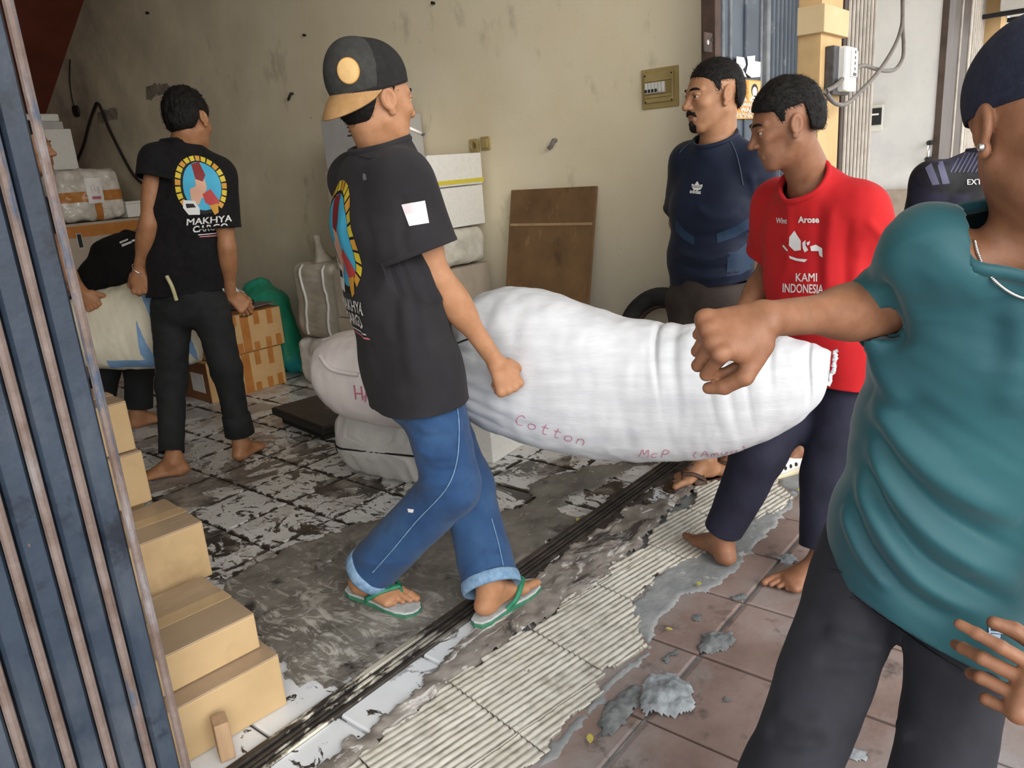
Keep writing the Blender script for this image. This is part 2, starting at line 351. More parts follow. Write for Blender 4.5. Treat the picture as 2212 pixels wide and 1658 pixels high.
def head_prims(c, r, f, u, s, neck, nr=(.054, .058), thin=0.):
    W = lambda x, y, z: c+(r*x+f*y+u*z)*s
    A = np.array((r, f, u)); E = lambda x, y, z, a, b, q, k, op='u': P_ell(W(x, y, z), np.array((a, b, q))*s, A, k*s, op)
    C = lambda p, q, ra, rb, k: P_cone(W(*p), W(*q), ra*s, rb*s, k*s)
    P = [E(0, -.014, .034, .075, .095, .084, .02), E(0, .026, -.018, .064, .066, .09, .03), E(0, .03, -.06, .045, .052, .05, .03), E(0, .066, -.098, .021, .019, .017, .022)]
    for x in (-1, 1):
        P += [C((x*.054, -.004, -.048), (x*.022, .062, -.096), .017, .014, .022), E(x*.042, .062, -.020, .020, .020, .017, .02), C((x*.046, .066, .024), (x*.012, .086, .021), .008, .010, .012)]
        if thin: P.append(E(x*.066, .056, -.050, .012, .026, .020, .03, 's'))
        P += [E(x*.031, .098, .005, .015, .015, .0095, .010, 's')]
        P += [E(x*.031, .079, .011, .0165, .0125, .0058, .004), E(x*.031, .0785, -.0045, .0155, .012, .005, .004)]
    P += [C((0, .084, .012), (0, .106, -.026), .0085, .0115, .012), E(0, .108, -.029, .0115, .011, .0095, .006), E(-.012, .096, -.031, .0085, .011, .008, .005), E(.012, .096, -.031, .0085, .011, .008, .005)]
    P += [C((-.017, .082, -.0575), (.017, .082, -.0575), .0075, .0075, .006), C((-.010, .087, -.056), (.010, .087, -.056), .0065, .0065, .004), C((-.014, .083, -.0685), (.014, .083, -.0685), .0085, .0085, .005), P_ell(W(0, .098, -.0625), np.array((.024, .010, .0016))*s, A, .002*s, 's')]
    for x in (-1, 1):
        tl = nrm(f*-.35+u); lat = nrm(r*x*.95-f*.33); fr = np.cross(tl, lat); A2 = np.array((lat, fr, tl))
        o = W(x*.074, -.008, -.004)+lat*.006*s
        P += [P_ell(o+tl*.004*s, np.array((.0095, .021, .029))*s, A2, .006*s), P_ell(o+(lat*.009+fr*.002*(1 if (fr@f) > 0 else -1)+tl*.002)*s, np.array((.0075, .011, .021))*s, A2, .005*s, 's'), P_ell(o+(lat*.003)*s+f*.009*s-u*.002*s, np.array((.005, .004, .009))*s, A2, .003*s), P_ell(o-tl*.027*s, np.array((.007, .010, .011))*s, A2, .004*s)]
    nb = W(0, -.022, -.05)
    P += [P_cone(nb, neck, nr[0]*s, nr[1], .025), P_cone(W(0, .0, -.075), neck+f*.015, .040*s, .045, .03)]
    return P
def skin_mat(name, a, b):
    m = mat(name, a, b, .52, 26., 4, .12, 420., .3, .7, sss=.12, spec=.4); return m
def dome(n=12, m=20, top=1.):
    V = []; F = []
    for i in range(n+1):
        t = math.pi*i/n
        for k in range(m): V.append((math.sin(t)*math.cos(2*math.pi*k/m), math.sin(t)*math.sin(2*math.pi*k/m), math.cos(t)))
    for i in range(n):
        for k in range(m): F.append((i*m+k, (i+1)*m+k, (i+1)*m+(k+1) % m, i*m+(k+1) % m))
    return np.array(V), np.array(F)
SPH = dome()
def fold(V, Q, folds):
    """creases of the cloth: (pixel polyline, height, width) each found on the surface and pushed out (or in) along it"""
    tree = bvh(V, Q); n = vnormals(V, Q); d = np.zeros(len(V))
    for L, amp, wd in folds:
        P = []
        for x, y, _z in smoothpath([(x, y, 0) for x, y in L], 6):
            h = tree.ray_cast(Vector(CO), Vector(ray(x, y)))
            if h[0] is not None: P.append(np.array(h[0]))
        if len(P) < 3: continue
        P = np.array(P); A, B = P[:-1], P[1:]; near = np.where(((V > P.min(0)-4*wd) & (V < P.max(0)+4*wd)).all(1))[0]; X = V[near]; best = np.full(len(X), 9.); tt = np.zeros(len(X))
        for i in range(len(A)):
            ba = B[i]-A[i]; t = np.clip((X-A[i])@ba/(ba@ba+1e-12), 0, 1); q = np.linalg.norm(X-A[i]-t[:, None]*ba, axis=1); m = q < best; best[m] = q[m]; tt[m] = (i+t[m])/len(A)
        d[near] += amp*np.exp(-(best/wd)**2)*np.clip(np.minimum(tt, 1-tt)*5, 0, 1)
    return V+n*d[:, None]
class Person:
    def __init__(s, label, skin, J, base, hh=.0028, ch=.0065, arms='LR', hands='LR', feet='LR', nr=(.054, .058), thin=0.):
        s.J = J; s.label = label; c, f, u, sc = J['head']; u = nrm(u); f = nrm(np.asarray(f)-u*(np.asarray(f)@u)); r = np.cross(f, u); s.hd = (c, r, f, u, sc)
        P = []; fine = []
        hp = head_prims(c, r, f, u, sc, J['neck'], nr, thin); P += hp
        R = J['shR']-J['shL']; R = nrm(R); U = nrm(J['neck']-J['pelvis']); s.R, s.F, s.U = frame(R, U)
        ch_ = J['neck']*.68+J['pelvis']*.32
        P += [P_cap(J['pelvis'], ch_, s.R, .085, .10, .05, .06, .04), P_cone(J['neck']-s.U*.035, J['shL']*.8+J['neck']*.2-s.U*.022, .045, .042, .04), P_cone(J['neck']-s.U*.035, J['shR']*.8+J['neck']*.2-s.U*.022, .045, .042, .04)]
        lo = c-.15*sc; hi = c+.15*sc; lo = np.minimum(lo, J['neck']-.06); hi = np.maximum(hi, J['neck']+.06); fine.append((lo, hi, hh))
        for q, sg in (('R', 1), ('L', -1)):
            sh, el, wr = J['sh'+q], J['el'+q], J['wr'+q]; ax = nrm(wr-el); aa = nrm(el-sh)
            if q in arms:
                P += [P_cone(sh, el, .046, .036, .03), P_ell(sh*.45+el*.55, (.036, .045, .09), np.array((frame(s.R, aa)[0], frame(s.R, aa)[1], aa)), .03), P_cone(el, wr, .036, .0245, .02), P_ell(el*.72+wr*.28, (.038, .043, .085), np.array((frame(s.R+.3*s.F, ax)[0], frame(s.R+.3*s.F, ax)[1], ax)), .03)]
                if 'hand'+q in J and q in hands:
                    d, n, kw = J['hand'+q]; hpz = hand_prims(wr, nrm(d), nrm(n), sg, **kw); P += hpz; a_ = np.min([p[1] for p in hpz], 0)-.012; b_ = np.max([p[2] for p in hpz], 0)+.012; fine.append((a_, b_, .0026))
            hp_, kn, an = J['hip'+q], J['kn'+q], J['an'+q]
            P += [P_cone(hp_, kn, .060, .036, .03), P_cone(kn, an, .036, .031, .02)]
            if 'foot'+q in J:
                td, up, kw = J['foot'+q]; fp = foot_prims(an, td, up, sg, **kw); P += fp
                if q in feet: fine.append((np.min([p[1] for p in fp], 0)-.01, np.max([p[2] for p in fp], 0)+.01, .003))
        s.prims = P; VV = []; QQ = []; n = 0
        V, Q = net(P, ch); ce = V[Q].mean(1); keep = np.ones(len(Q), bool)
        for a, b, h in fine: keep &= ~((ce > a+ch) & (ce < b-ch)).all(1)
        V, Q = compact(V, Q[keep]); VV.append(V); QQ.append(Q); n += len(V)
        for a, b, h in fine:
            V, Q = net(P, h, a, b); VV.append(V); QQ.append(Q+n); n += len(V)
        s.o = mk('person', np.vstack(VV), np.vstack(QQ), skin, base=base); tag(s.o, label, 'person', 'people moving the goods')
    def W(s, x, y, z): c, r, f, u, k = s.hd; return c+(r*x+f*y+u*z)*k
    def loc(s, X, Y, Z):
        c, r, f, u, k = s.hd; p = (X-c[0], Y-c[1], Z-c[2]); return [(p[0]*a[0]+p[1]*a[1]+p[2]*a[2])/k for a in (r, f, u)]
    def eyes(s, m_white, m_iris, m_brow):
        c, r, f, u, k = s.hd
        for x in (-1, 1):
            ce = s.W(x*.031, .076, .0035); V = SPH[0]*.0118*k; A = np.array((r, u, f)); Vw = V@A+ce
            o = mk('eye', Vw, SPH[1], [m_white, m_iris], s.o); z = SPH[0][SPH[1]].mean(1)[:, 2]
            o.data.polygons.foreach_set('material_index', (z > .80).astype(np.int32))
            P = [s.W(x*.012, .0935, .0235), s.W(x*.024, .092, .0285), s.W(x*.038, .083, .0285), s.W(x*.048, .073, .023)]
            V, F = tube(smoothpath(P, 5), [.0022*k+.0022*k*math.sin(math.pi*(i+2)/18) for i in range(16)], 6); mk('eyebrow', V, F, m_brow, s.o)
    def hair(s, m, th=.012, line=None, h=.003, side=.004, amp=.003, seed=1, top=.0, sc=(160, 60, 160), ns=4500, sl=.013):
        """hair shell over the skull; line(x,y) gives the hairline height"""
        c, r, f, u, k = s.hd; A = np.array((r, f, u))
        P = [P_ell(s.W(0, -.014, .034+top*.5), np.array((.075+side, .094+th*.6, .084+th))*k, A, .01*k), P_ell(s.W(0, -.03, -.0), np.array((.068+side, .078+th*.5, .075))*k, A, .02*k)]
        def g(X, Y, Z):
            x, y, z = s.loc(X, Y, Z); return (line(np.abs(x), y)-z)*.8*k
        lo, hi = c-.16*k, c+.16*k
        P.append(P_clip(g, lo, hi, .006))
        V, Q = net(P, h, lo, hi); L = (V-c)@A.T
        rel = np.clip((L[:, 2]/k-line(np.abs(L[:, 0])/k, L[:, 1]/k))/.03, .15, 1)
        V = wrinkle(V, Q, [(-amp, sc, A, seed), (-amp*.6, (60, 60, 60), A, seed+9)], rel); o = mk('hair', V, Q, m, s.o)
        if ns:
            n = vnormals(V, Q); ctr = V[Q].mean(1); qi = RNG.integers(0, len(Q), ns); p = ctr[qi]+.003*RNG.standard_normal((ns, 3)); nn = n[Q[qi, 0]]; loc = (p-c)@A.T
            cm = np.stack((loc[:, 0]*1.5, -.35*k-loc[:, 1]*.6, -.55*k+np.clip(loc[:, 2], 0, 1)*3.), 1)@A; cm -= nn*(cm*nn).sum(1)[:, None]; cm /= np.linalg.norm(cm, axis=1)[:, None]+1e-9
            cm += .22*RNG.standard_normal((ns, 3)); ln = sl*k*RNG.uniform(.6, 1.2, ns)[:, None]; sd = np.cross(nn, cm); sd /= np.linalg.norm(sd, axis=1)[:, None]+1e-9; wd = .0009*k
            q = p-nn*.001; m1 = q+ln*.5*(cm*.95+nn*.26); tp = q+ln*(cm+nn*.16); X = np.stack((q-sd*wd, q+sd*wd, m1-sd*wd*.8, m1+sd*wd*.8, tp), 1).reshape(-1, 3); I = np.arange(ns)[:, None]*5
            T = np.concatenate((I+np.array((0, 1, 3)), I+np.array((0, 3, 2)), I+np.array((2, 3, 4)))); tag(mk('hair_strands', X, T, m, o), None, kind='stuff')
        return o
    def ease(s, *a): pass
    def shirt(s, m, sec, slR, slL, hem, neck, name='t_shirt', rs=.066, re=.070, h=.006, wr=(), th=.0028, extra=(), neckr=.13, k=.035, hemr=.5, collar=True, sh_r=.058, folds=(), cuff=True):
        """sec: list of (point, half width, half depth) from hem up; slR, slL: sleeve end points; hem, neck: (point, normal)"""
        J = s.J; P = []
        for (a, wa, da), (b, wb, db) in zip(sec[:-1], sec[1:]): P.append(P_cap(a, b, s.R, wa, wb, da, db, k, e=2.3))
        top = J['neck']-s.U*.045
        for q, e in (('R', slR), ('L', slL)):
            P.append(P_cone(top, J['sh'+q]-s.U*.006, .07, sh_r, .05))
            if isinstance(e, tuple): d = nrm(e[1]); P += [P_cone(J['sh'+q], e[2], rs, (rs+re)/2, .045), P_cone(e[2], e[0]+d*.03, (rs+re)/2, re, .03)]
            elif e is not None:
                d = nrm(e-J['sh'+q]); P.append(P_cone(J['sh'+q], e+d*.03, rs, re, .045))
        P.append(P_cone(top, neck[0]+nrm(neck[1])*.03, .075, .066, .03)); P += list(extra)
        V, Q = net(P, h); V = relax(V, Q, 2, .4)
        if wr: V = wrinkle(V, Q, wr)
        if folds: V = fold(V, Q, folds)
        V, Q = cut(V, Q, hem[0], hem[1], rad=hemr)
        for q, e in (('R', slR), ('L', slL)):
            if isinstance(e, tuple): V, Q = cut(V, Q, e[0], e[1], rad=.068)
            elif e is not None: V, Q = cut(V, Q, e, e-J['sh'+q], rad=.135)
        V, Q = cut(V, Q, neck[0], neck[1], rad=neckr)
        o = mk(name, V, Q, m, s.o); solid(o, th); s.sV, s.sQ = V, Q; s.sh = o; s.tree = bvh(V, Q)
        if collar:
            L = rim_near(V, Q, neck[0])
            if L is not None: v, fc = ring_tube(L, .0075, 6, 1.5); mk('collar', v, fc, m, o)
        if cuff:
            for e in (slR, slL):
                if e is None: continue
                L = rim_near(V, Q, e[0] if isinstance(e, tuple) else e)
                if L is not None: v, fc = ring_tube(L, .0028, 6, 3.); mk('sleeve_hem', v, fc, m, o)
        return o
    def pants(s, m, waist, cuffR, cuffL, name='jeans', rh=.10, rk=.075, rc=.075, wr=(), h=.0065, hipw=(.165, .12), extra=(), k=.03, th=.003, crotch=.0, cuffm=None, cuffw=.018, folds=()):
        J = s.J; mid = (J['hipR']+J['hipL'])/2; P = [P_cap(mid+s.U*.02, waist, s.R, hipw[0], hipw[0]*.93, hipw[1], hipw[1]*.9, .04, e=2.3)]
        for q, c in (('R', cuffR), ('L', cuffL)):
            hp, kn = J['hip'+q], J['kn'+q]; d = nrm(c-kn)
            P += [P_cone(hp, kn, rh, rk, k), P_cone(kn, c+d*.03, rk, rc, .03)]
        P += list(extra); V, Q = net(P, h); V = relax(V, Q, 2, .4)
        if wr: V = wrinkle(V, Q, wr)
        if folds: V = fold(V, Q, folds)
        V, Q = cut(V, Q, waist, s.U, rad=.4)
        for q, c in (('R', cuffR), ('L', cuffL)): V, Q = cut(V, Q, c, c-J['kn'+q], rad=.15)
        o = mk(name, V, Q, m, s.o); solid(o, th); s.pV, s.pQ = V, Q; s.po = o; s.ptree = bvh(V, Q)
        for c in (cuffR, cuffL):
            L = rim_near(V, Q, c)
            if L is not None and cuffm is not None: v, fc = ring_tube(L, .0055, 8, cuffw/.0055); mk('cuff', v, fc, cuffm, o)
        return o
# ================================================================= the place: floor, walls, gates, pillars
XW, YF = 3.35, 1.46
plaster = mat('old cream plaster', (.78, .69, .49), (.86, .78, .60), .9, 2.2, 8, .25, 60, .3, .7); layer(plaster, (.56, .55, .52), 1.6, .35, .65, zfade=(2, 1.0, .25), seed=2); layer(plaster, (.42, .37, .27), 3.5, .60, .80, seed=5, stretch=(1, 1, .6)); layer(plaster, (.16, .14, .11), 26, .70, .74, seed=8, stretch=(1, 1, .55)); layer(plaster, (.30, .27, .21), 60, .72, .76, 3, seed=11)
layer(plaster, (.27, .245, .19), 1.3, .25, .70, zfade=(1, 3.6, 7.6), seed=14)  # wall darkens towards the rear, the fall-off of daylight put into its colour
mud = mat('mud and grout', (.030, .024, .020), (.07, .056, .045), .75, 9, 6, .6, 70); layer(mud, (.14, .12, .10), 5, .52, .7, seed=1)
tile_m = mat('white floor tile', (.60, .60, .585), (.70, .70, .69), .28, 5, 3)
for a in ((3.0, .515, .535, 9, (1, 1, 1), .8, 3., (1, 1.5, 2.2)), (9, .575, .59, 8, (1.6, .8, 1), 2.4, 7., None), (34, .63, .65, 4, (.6, 1.8, 1), 3.5, 2., None)):
    layer(tile_m, (.050, .040, .032), a[0], a[1], a[2], a[3], a[4], a[5], zfade=(1, 5.6, 2.6), seed=a[6])
layer(tile_m, (.36, .32, .28), 4, .52, .66, seed=9)
def edge_mud(m, lo, hi, col=(.05, .04, .032)):
    N = m.node_tree.nodes; L = m.node_tree.links; bc = N['Principled BSDF'].inputs['Base Color']; tc = N.new('ShaderNodeTexCoord'); vm = N.new('ShaderNodeVectorMath'); vm.operation = 'ABSOLUTE'; L.new(tc.outputs['Object'], vm.inputs[0]); sp = N.new('ShaderNodeSeparateXYZ'); L.new(vm.outputs[0], sp.inputs[0])
    mx = N.new('ShaderNodeMath'); mx.operation = 'MAXIMUM'; L.new(sp.outputs[0], mx.inputs[0]); L.new(sp.outputs[1], mx.inputs[1]); nz = N.new('ShaderNodeTexNoise'); nz.inputs['Scale'].default_value = 22; nz.inputs['Detail'].default_value = 6; L.new(N.new('ShaderNodeNewGeometry').outputs['Position'], nz.inputs['Vector'])
    ad = N.new('ShaderNodeMath'); ad.operation = 'MULTIPLY_ADD'; L.new(nz.outputs['Fac'], ad.inputs[0]); ad.inputs[1].default_value = .075; L.new(mx.outputs[0], ad.inputs[2]); r = N.new('ShaderNodeMapRange'); r.inputs[1].default_value = lo; r.inputs[2].default_value = hi; L.new(ad.outputs[0], r.inputs[0])
    x = N.new('ShaderNodeMix'); x.data_type = 'RGBA'; L.new(r.outputs[0], x.inputs[0]); L.new(bc.links[0].from_socket, x.inputs[6]); x.inputs[7].default_value = (*col, 1); L.new(x.outputs[2], bc)
edge_mud(tile_m, .170, .177)
tile_c = mat('cleaner sky tinted tile', (.64, .66, .69), (.72, .74, .77), .22, 5, 3); layer(tile_c, (.085, .068, .058), 5, .50, .53, 8, (1, 1, 1), 1., zfade=(0, .95, 1.30), seed=2); layer(tile_c, (.05, .04, .034), 11, .60, .62, 8, (1.4, .8, 1), 1.5, seed=6)  # less dirt here; the blue-white tint stands in for reflected sky
cem = mat('wet grey cement', (.12, .108, .092), (.215, .20, .175), .7, 6, 8, .5, 45); layer(cem, (.44, .42, .38), 11, .50, .60, 9, (1.5, .6, 1), 2.5, seed=4, zfade=(0, 1.75, 1.05)); layer(cem, (.34, .32, .29), 17, .60, .66, 9, (.5, 1.7, 1), 3., seed=14); layer(cem, (.04, .034, .03), 5, .57, .66, 8, seed=6)
cemg = mat('blue grey cement', (.20, .21, .215), (.30, .31, .31), .85, 7, 8, .6, 60); layer(cemg, (.42, .42, .42), 14, .60, .68, 6, seed=3)
kerb_m = mat('rough kerb cement', (.17, .145, .125), (.31, .28, .25), .9, 9, 8, .9, 45); layer(kerb_m, (.62, .60, .58), 11, .56, .62, 7, (.6, 1.6, 1), 1.5, seed=5); layer(kerb_m, (.05, .042, .038), 6, .55, .62, 7, (.5, 1.6, 1), 1, seed=2)
pav_m = mat('ribbed cream paver', (.47, .44, .375), (.57, .545, .49), .85, 10, 6, .3, 120); layer(pav_m, (.30, .28, .22), 7, .58, .70, 7, seed=4); layer(pav_m, (.05, .045, .04), 42, .70, .73, 4, seed=8); layer(pav_m, (.45, .40, .14), 22, .70, .76, 3, seed=9)
zg = pav_m.node_tree; _b = zg.nodes['Principled BSDF'].inputs['Base Color']; _g = zg.nodes.new('ShaderNodeNewGeometry'); _s = zg.nodes.new('ShaderNodeSeparateXYZ'); _r = zg.nodes.new('ShaderNodeMapRange'); _x = zg.nodes.new('ShaderNodeMix'); _x.data_type = 'RGBA'; _r.inputs[1].default_value = .0052; _r.inputs[2].default_value = .0072   # dirt lies in the grooves
zg.links.new(_g.outputs['Position'], _s.inputs[0]); zg.links.new(_s.outputs['Z'], _r.inputs[0]); zg.links.new(_r.outputs[0], _x.inputs[0]); _x.inputs[6].default_value = (.25, .23, .195, 1); zg.links.new(_b.links[0].from_socket, _x.inputs[7]); zg.links.new(_x.outputs[2], _b)
pink_m = mat('rose brown pavement tile', (.185, .125, .105), (.275, .20, .175), .6, 4.5, 8, .25, 60); layer(pink_m, (.30, .27, .265), 2.4, .48, .68, 6, seed=3); layer(pink_m, (.10, .075, .065), 9, .58, .70, 6, seed=7)
blue_p = mat('chipped blue paint', (.018, .028, .046), (.038, .056, .085), .42, 5, 6, .3, 40, .3, .7); layer(blue_p, (.085, .10, .125), 5, .52, .78, 7, (1, 1, .5), seed=4); layer(blue_p, (.30, .13, .07), 15, .70, .73, 5, (1, 1, .5), seed=2); layer(blue_p, (.014, .018, .028), 7, .56, .66, 6, seed=9)
rust_p = mat('worn gate edge', (.115, .075, .06), (.21, .165, .15), .6, 14, 6, .4, 90, .3, .7); layer(rust_p, (.26, .25, .265), 9, .54, .66, 6, (1, 1, .3), seed=2); layer(rust_p, (.06, .08, .12), 8, .55, .6, 6, (1, 1, .3), seed=5)
dark_s = mat('dark steel', (.010, .011, .013), (.022, .022, .024), .7, 20)
fl = mk('floor', boxv((.85, 4.9, -.052), (4.9, 7.0, .084)), BOXF, mud, None, False); tag(fl, 'interior floor bed under the dirty white tiles', kind='structure')
# tiles one by one, sharing one mesh
P_ = .29; hw = .1412; e_ = .006
tv = [(-hw, -hw, -.014), (hw, -hw, -.014), (hw, hw, -.014), (-hw, hw, -.014), (-hw, -hw, -.003), (hw, -hw, -.003), (hw, hw, -.003), (-hw, hw, -.003), (-hw+e_, -hw+e_, 0), (hw-e_, -hw+e_, 0), (hw-e_, hw-e_, 0), (-hw+e_, hw-e_, 0)]
tf = [(3, 2, 1, 0)]+[(i, (i+1) % 4, 4+(i+1) % 4, 4+i) for i in range(4)]+[(4+i, 4+(i+1) % 4, 8+(i+1) % 4, 8+i) for i in range(4)]+[(8, 9, 10, 11)]
tme = bpy.data.meshes.new('tile'); tme.from_pydata(tv, [], tf); tme.materials.append(tile_m); tmc = tme.copy(); tmc.materials.clear(); tmc.materials.append(tile_c)
def child(name, me, loc, parent, rz=0, tilt=(0, 0)):
    o = bpy.data.objects.new(name, me); COL.objects.link(o); o.parent = parent; o.location = np.asarray(loc)-BASE[parent.name]; o.rotation_euler = (tilt[0], tilt[1], rz); return o
for i in range(-2, 8):
    for j in range(0, 23):
        x = 1.365-.145+P_*i+P_*.5*0; y = 1.487+.145+P_*j
        if x > XW-.05 or x < .5: continue
        child('tile', tmc if (j == 0 and x < 1.2) else tme, (x, y, random.uniform(-.001, .001)), fl, 0, (random.gauss(0, .0018), random.gauss(0, .0018)))
pv = mk('pavement', boxv((3.5, -1.4, -.06), (12., 5.48, .1)), BOXF, cemg, None, False); tag(pv, 'cement bed of the pavement in front of the shops', kind='structure')
for v in pv.data.vertices: pass
thr = bpy.data.meshes.new('tile'); thr.from_pydata([(x*1., y*.40, z) for x, y, z in tv], [], tf); thr.materials.append(tile_c)
for i in range(-2, 7): child('tile', thr, (1.365+P_*i, 1.366, .0), pv, 0, (0, 0))
ptm = bpy.data.meshes.new('pavement_tile'); ptm.from_pydata([(x*1.018, y*2.05, z) for x, y, z in tv], [], tf); ptm.materials.append(pink_m)
for i in range(-6, 12):
    for j in range(-3, 1):
        x = 1.63+.1475+.295*i; y = .79-.295+.59*j+.59*(1 if j == 0 else 1)
        if j == 0: continue
        child('pavement_tile', ptm, (x, y, random.uniform(-.0008, .0008)), pv, 0, (random.gauss(0, .001), random.gauss(0, .001)))
pth = bpy.data.meshes.new('pavement_tile'); pth.from_pydata([(x*1.018, y*1.01, z) for x, y, z in tv], [], tf); pth.materials.append(pink_m)
for i in range(-6, 12): child('pavement_tile', pth, (1.63+.1475+.295*i, .79+.147, -.0005), pv)
def inpoly(P, poly):
    x, y = P[:, 0], P[:, 1]; r = np.zeros(len(P), bool); j = len(poly)-1
    for i in range(len(poly)):
        xi, yi = poly[i]; xj, yj = poly[j]; c = ((yi > y) != (yj > y)) & (x < (xj-xi)*(y-yi)/(yj-yi+1e-12)+xi); r ^= c; j = i
    return r
def edist(P, poly):
    d = np.full(len(P), 9.); A = np.array(poly); B = np.roll(A, -1, 0)
    for a, b in zip(A, B):
        t = np.clip(((P-a)@(b-a))/((b-a)@(b-a)+1e-12), 0, 1); d = np.minimum(d, np.linalg.norm(P-a-t[:, None]*(b-a), axis=1))
    return d
def patch(name, poly, z, m, parent, res=.012, amp=.003, rag=.03, seed=0, ns=14, kind='structure', lab=None, skirt=.012):
    """a thin uneven layer of cement with a ragged edge"""
    A = np.array(poly)[:, :2]; lo = A.min(0)-.03; hi = A.max(0)+.03; n = np.ceil((hi-lo)/res).astype(int)+1
    X, Y = np.meshgrid(lo[0]+res*np.arange(n[0]), lo[1]+res*np.arange(n[1]), indexing='ij'); P = np.stack([X.ravel(), Y.ravel()], 1); P3 = np.c_[P, np.zeros(len(P))]
    sd = np.where(inpoly(P, A), 1, -1)*edist(P, A)+rag*fbm(P3*18, seed, 3)*.6+rag*.5*fbm(P3*60, seed+5, 2)*.6
    H = z+amp*fbm(P3*ns, seed+9, 4)-skirt*np.clip(1-sd/.018, 0, 1)**2
    V = np.c_[P, H]; ok = (sd > -.004).reshape(n); I = np.arange(len(P)).reshape(n)
    q = ok[:-1, :-1] & ok[1:, :-1] & ok[1:, 1:] & ok[:-1, 1:]; F = np.stack([I[:-1, :-1][q], I[1:, :-1][q], I[1:, 1:][q], I[:-1, 1:][q]], 1)
    V, F = compact(V, F); o = mk(name, V, F, m, parent)
    if kind and parent is None: o['kind'] = kind
    if lab: o['label'] = lab
    return o
G2 = lambda L: [gnd(*p)[:2] for p in L]
inner = [(.93, 1.60), (.96, 1.75), (1.02, 2.02), (1.12, 2.29)]+G2([(590, 1195), (680, 1165), (760, 1130), (850, 1118)])+[(1.75, 2.05), (1.79, 1.90)]+G2([(1060, 1110), (1145, 1085), (1142, 1045), (1200, 1025), (1260, 1010), (1400, 985), (1420, 1000)])+[(2.62, 1.60), (2.40, 1.60), (2.28, 1.66), (2.18, 1.62), (2.16, 1.485), (1.5, 1.485), (1.12, 1.486), (1.02, 1.50)]
patch('cement_patch', inner, .005, cem, fl, .012, .004, .04, 3)
kerb = [(.5, 1.345), (.9, 1.335), (1.2, 1.34), (1.5, 1.395), (1.9, 1.41), (2.3, 1.40), (2.45, 1.33), (2.75, 1.31), (2.75, 1.27), (2.4, 1.25), (2.1, 1.22), (1.75, 1.19), (1.48, 1.245), (1.15, 1.26), (.9, 1.25), (.5, 1.22)]
patch('cement_kerb', kerb, .010, kerb_m, pv, .010, .006, .03, 11, 22)
patch('cement_kerb', [(1.45, 1.43), (3.1, 1.43), (3.1, 1.36), (2.6, 1.38), (2.2, 1.36), (1.9, 1.38), (1.5, 1.37)], .004, mud, pv, .010, .003, .03, 17, 22)
strip = G2([(700, 1690), (820, 1600), (890, 1545), (960, 1488), (1050, 1420), (1145, 1356), (1215, 1318), (1235, 1290), (1290, 1266), (1330, 1215), (1400, 1190), (1400, 1160), (1440, 1120), (1500, 1085), (1495, 1050), (1545, 1012), (1620, 1000), (1660, 1015), (1706, 1072), (1695, 1098), (1593, 1138), (1516, 1197), (1457, 1219), (1413, 1255), (1358, 1314), (1395, 1373), (1398, 1402), (1340, 1440), (1285, 1478), (1300, 1495), (1250, 1540), (1170, 1630), (1080, 1720), (900, 1800)])
ang = math.radians(-10); e1 = np.array((math.cos(ang), math.sin(ang))); e2 = np.array((-e1[1], e1[0])); org = gnd(1139, 1358)[:2]
strip_a = np.array(strip)
for i in range(-4, 6):
    for j in range(-3, 2):
        nx, ny = 40, 98; U_, V_ = np.meshgrid(np.linspace(.0022, .3028, nx), np.linspace(.0022, .3028, ny), indexing='ij'); uu, vv = U_.ravel(), V_.ravel()
        P = org+np.outer(uu+.305*i, e1)+np.outer(vv+.305*j, e2); P3 = np.c_[P, np.zeros(len(P))]
        if not (inpoly(P, strip_a)).any(): continue
        sd = np.where(inpoly(P, strip_a), 1, -1)*edist(P, strip_a)+.016*fbm(P3*25, 4, 3)
        ridge = np.abs(((vv/.0202) % 1)*2-1); wear = .5+.5*np.clip(fbm(P3*9, 8, 3)+.6, 0, 1); brk = np.clip(fbm(P3*np.array((70, 70, 1)), 21, 2)-.35, 0, .5)
        z = .006+.0055*np.clip(2.2*ridge-.35, 0, 1)*wear*(1-brk)+.0012*fbm(P3*40, 2, 2)
        ok = (sd > 0).reshape(nx, ny); I = np.arange(len(P)).reshape(nx, ny); q = ok[:-1, :-1] & ok[1:, :-1] & ok[1:, 1:] & ok[:-1, 1:]
        if q.sum() < 60: continue
        F = np.stack([I[:-1, :-1][q], I[1:, :-1][q], I[1:, 1:][q], I[:-1, 1:][q]], 1); V, F = compact(np.c_[P, z], F); o = mk('paver', V, F, pav_m, pv); solid(o, .012)
patch('cement_smear', G2([(1706, 1062), (1722, 1085), (1640, 1180), (1590, 1240), (1540, 1275), (1475, 1290), (1425, 1345), (1410, 1400), (1398, 1408), (1380, 1373), (1345, 1316), (1405, 1250), (1450, 1214), (1516, 1190), (1590, 1130), (1690, 1090)]), .004, cemg, pv, .008, .002, .02, 23)
patch('cement_smear', G2([(1400, 1402), (1420, 1410), (1330, 1480), (1290, 1530), (1200, 1640), (1120, 1730), (1090, 1720), (1170, 1625), (1250, 1540), (1290, 1490), (1340, 1435)]), .003, cemg, pv, .008, .002, .02, 27)
patch('cement_smear', G2([(1560, 1010), (1640, 960), (1760, 990), (1740, 1060), (1716, 1080), (1660, 1010), (1620, 995)]), .003, cemg, pv, .010, .002, .02, 29)
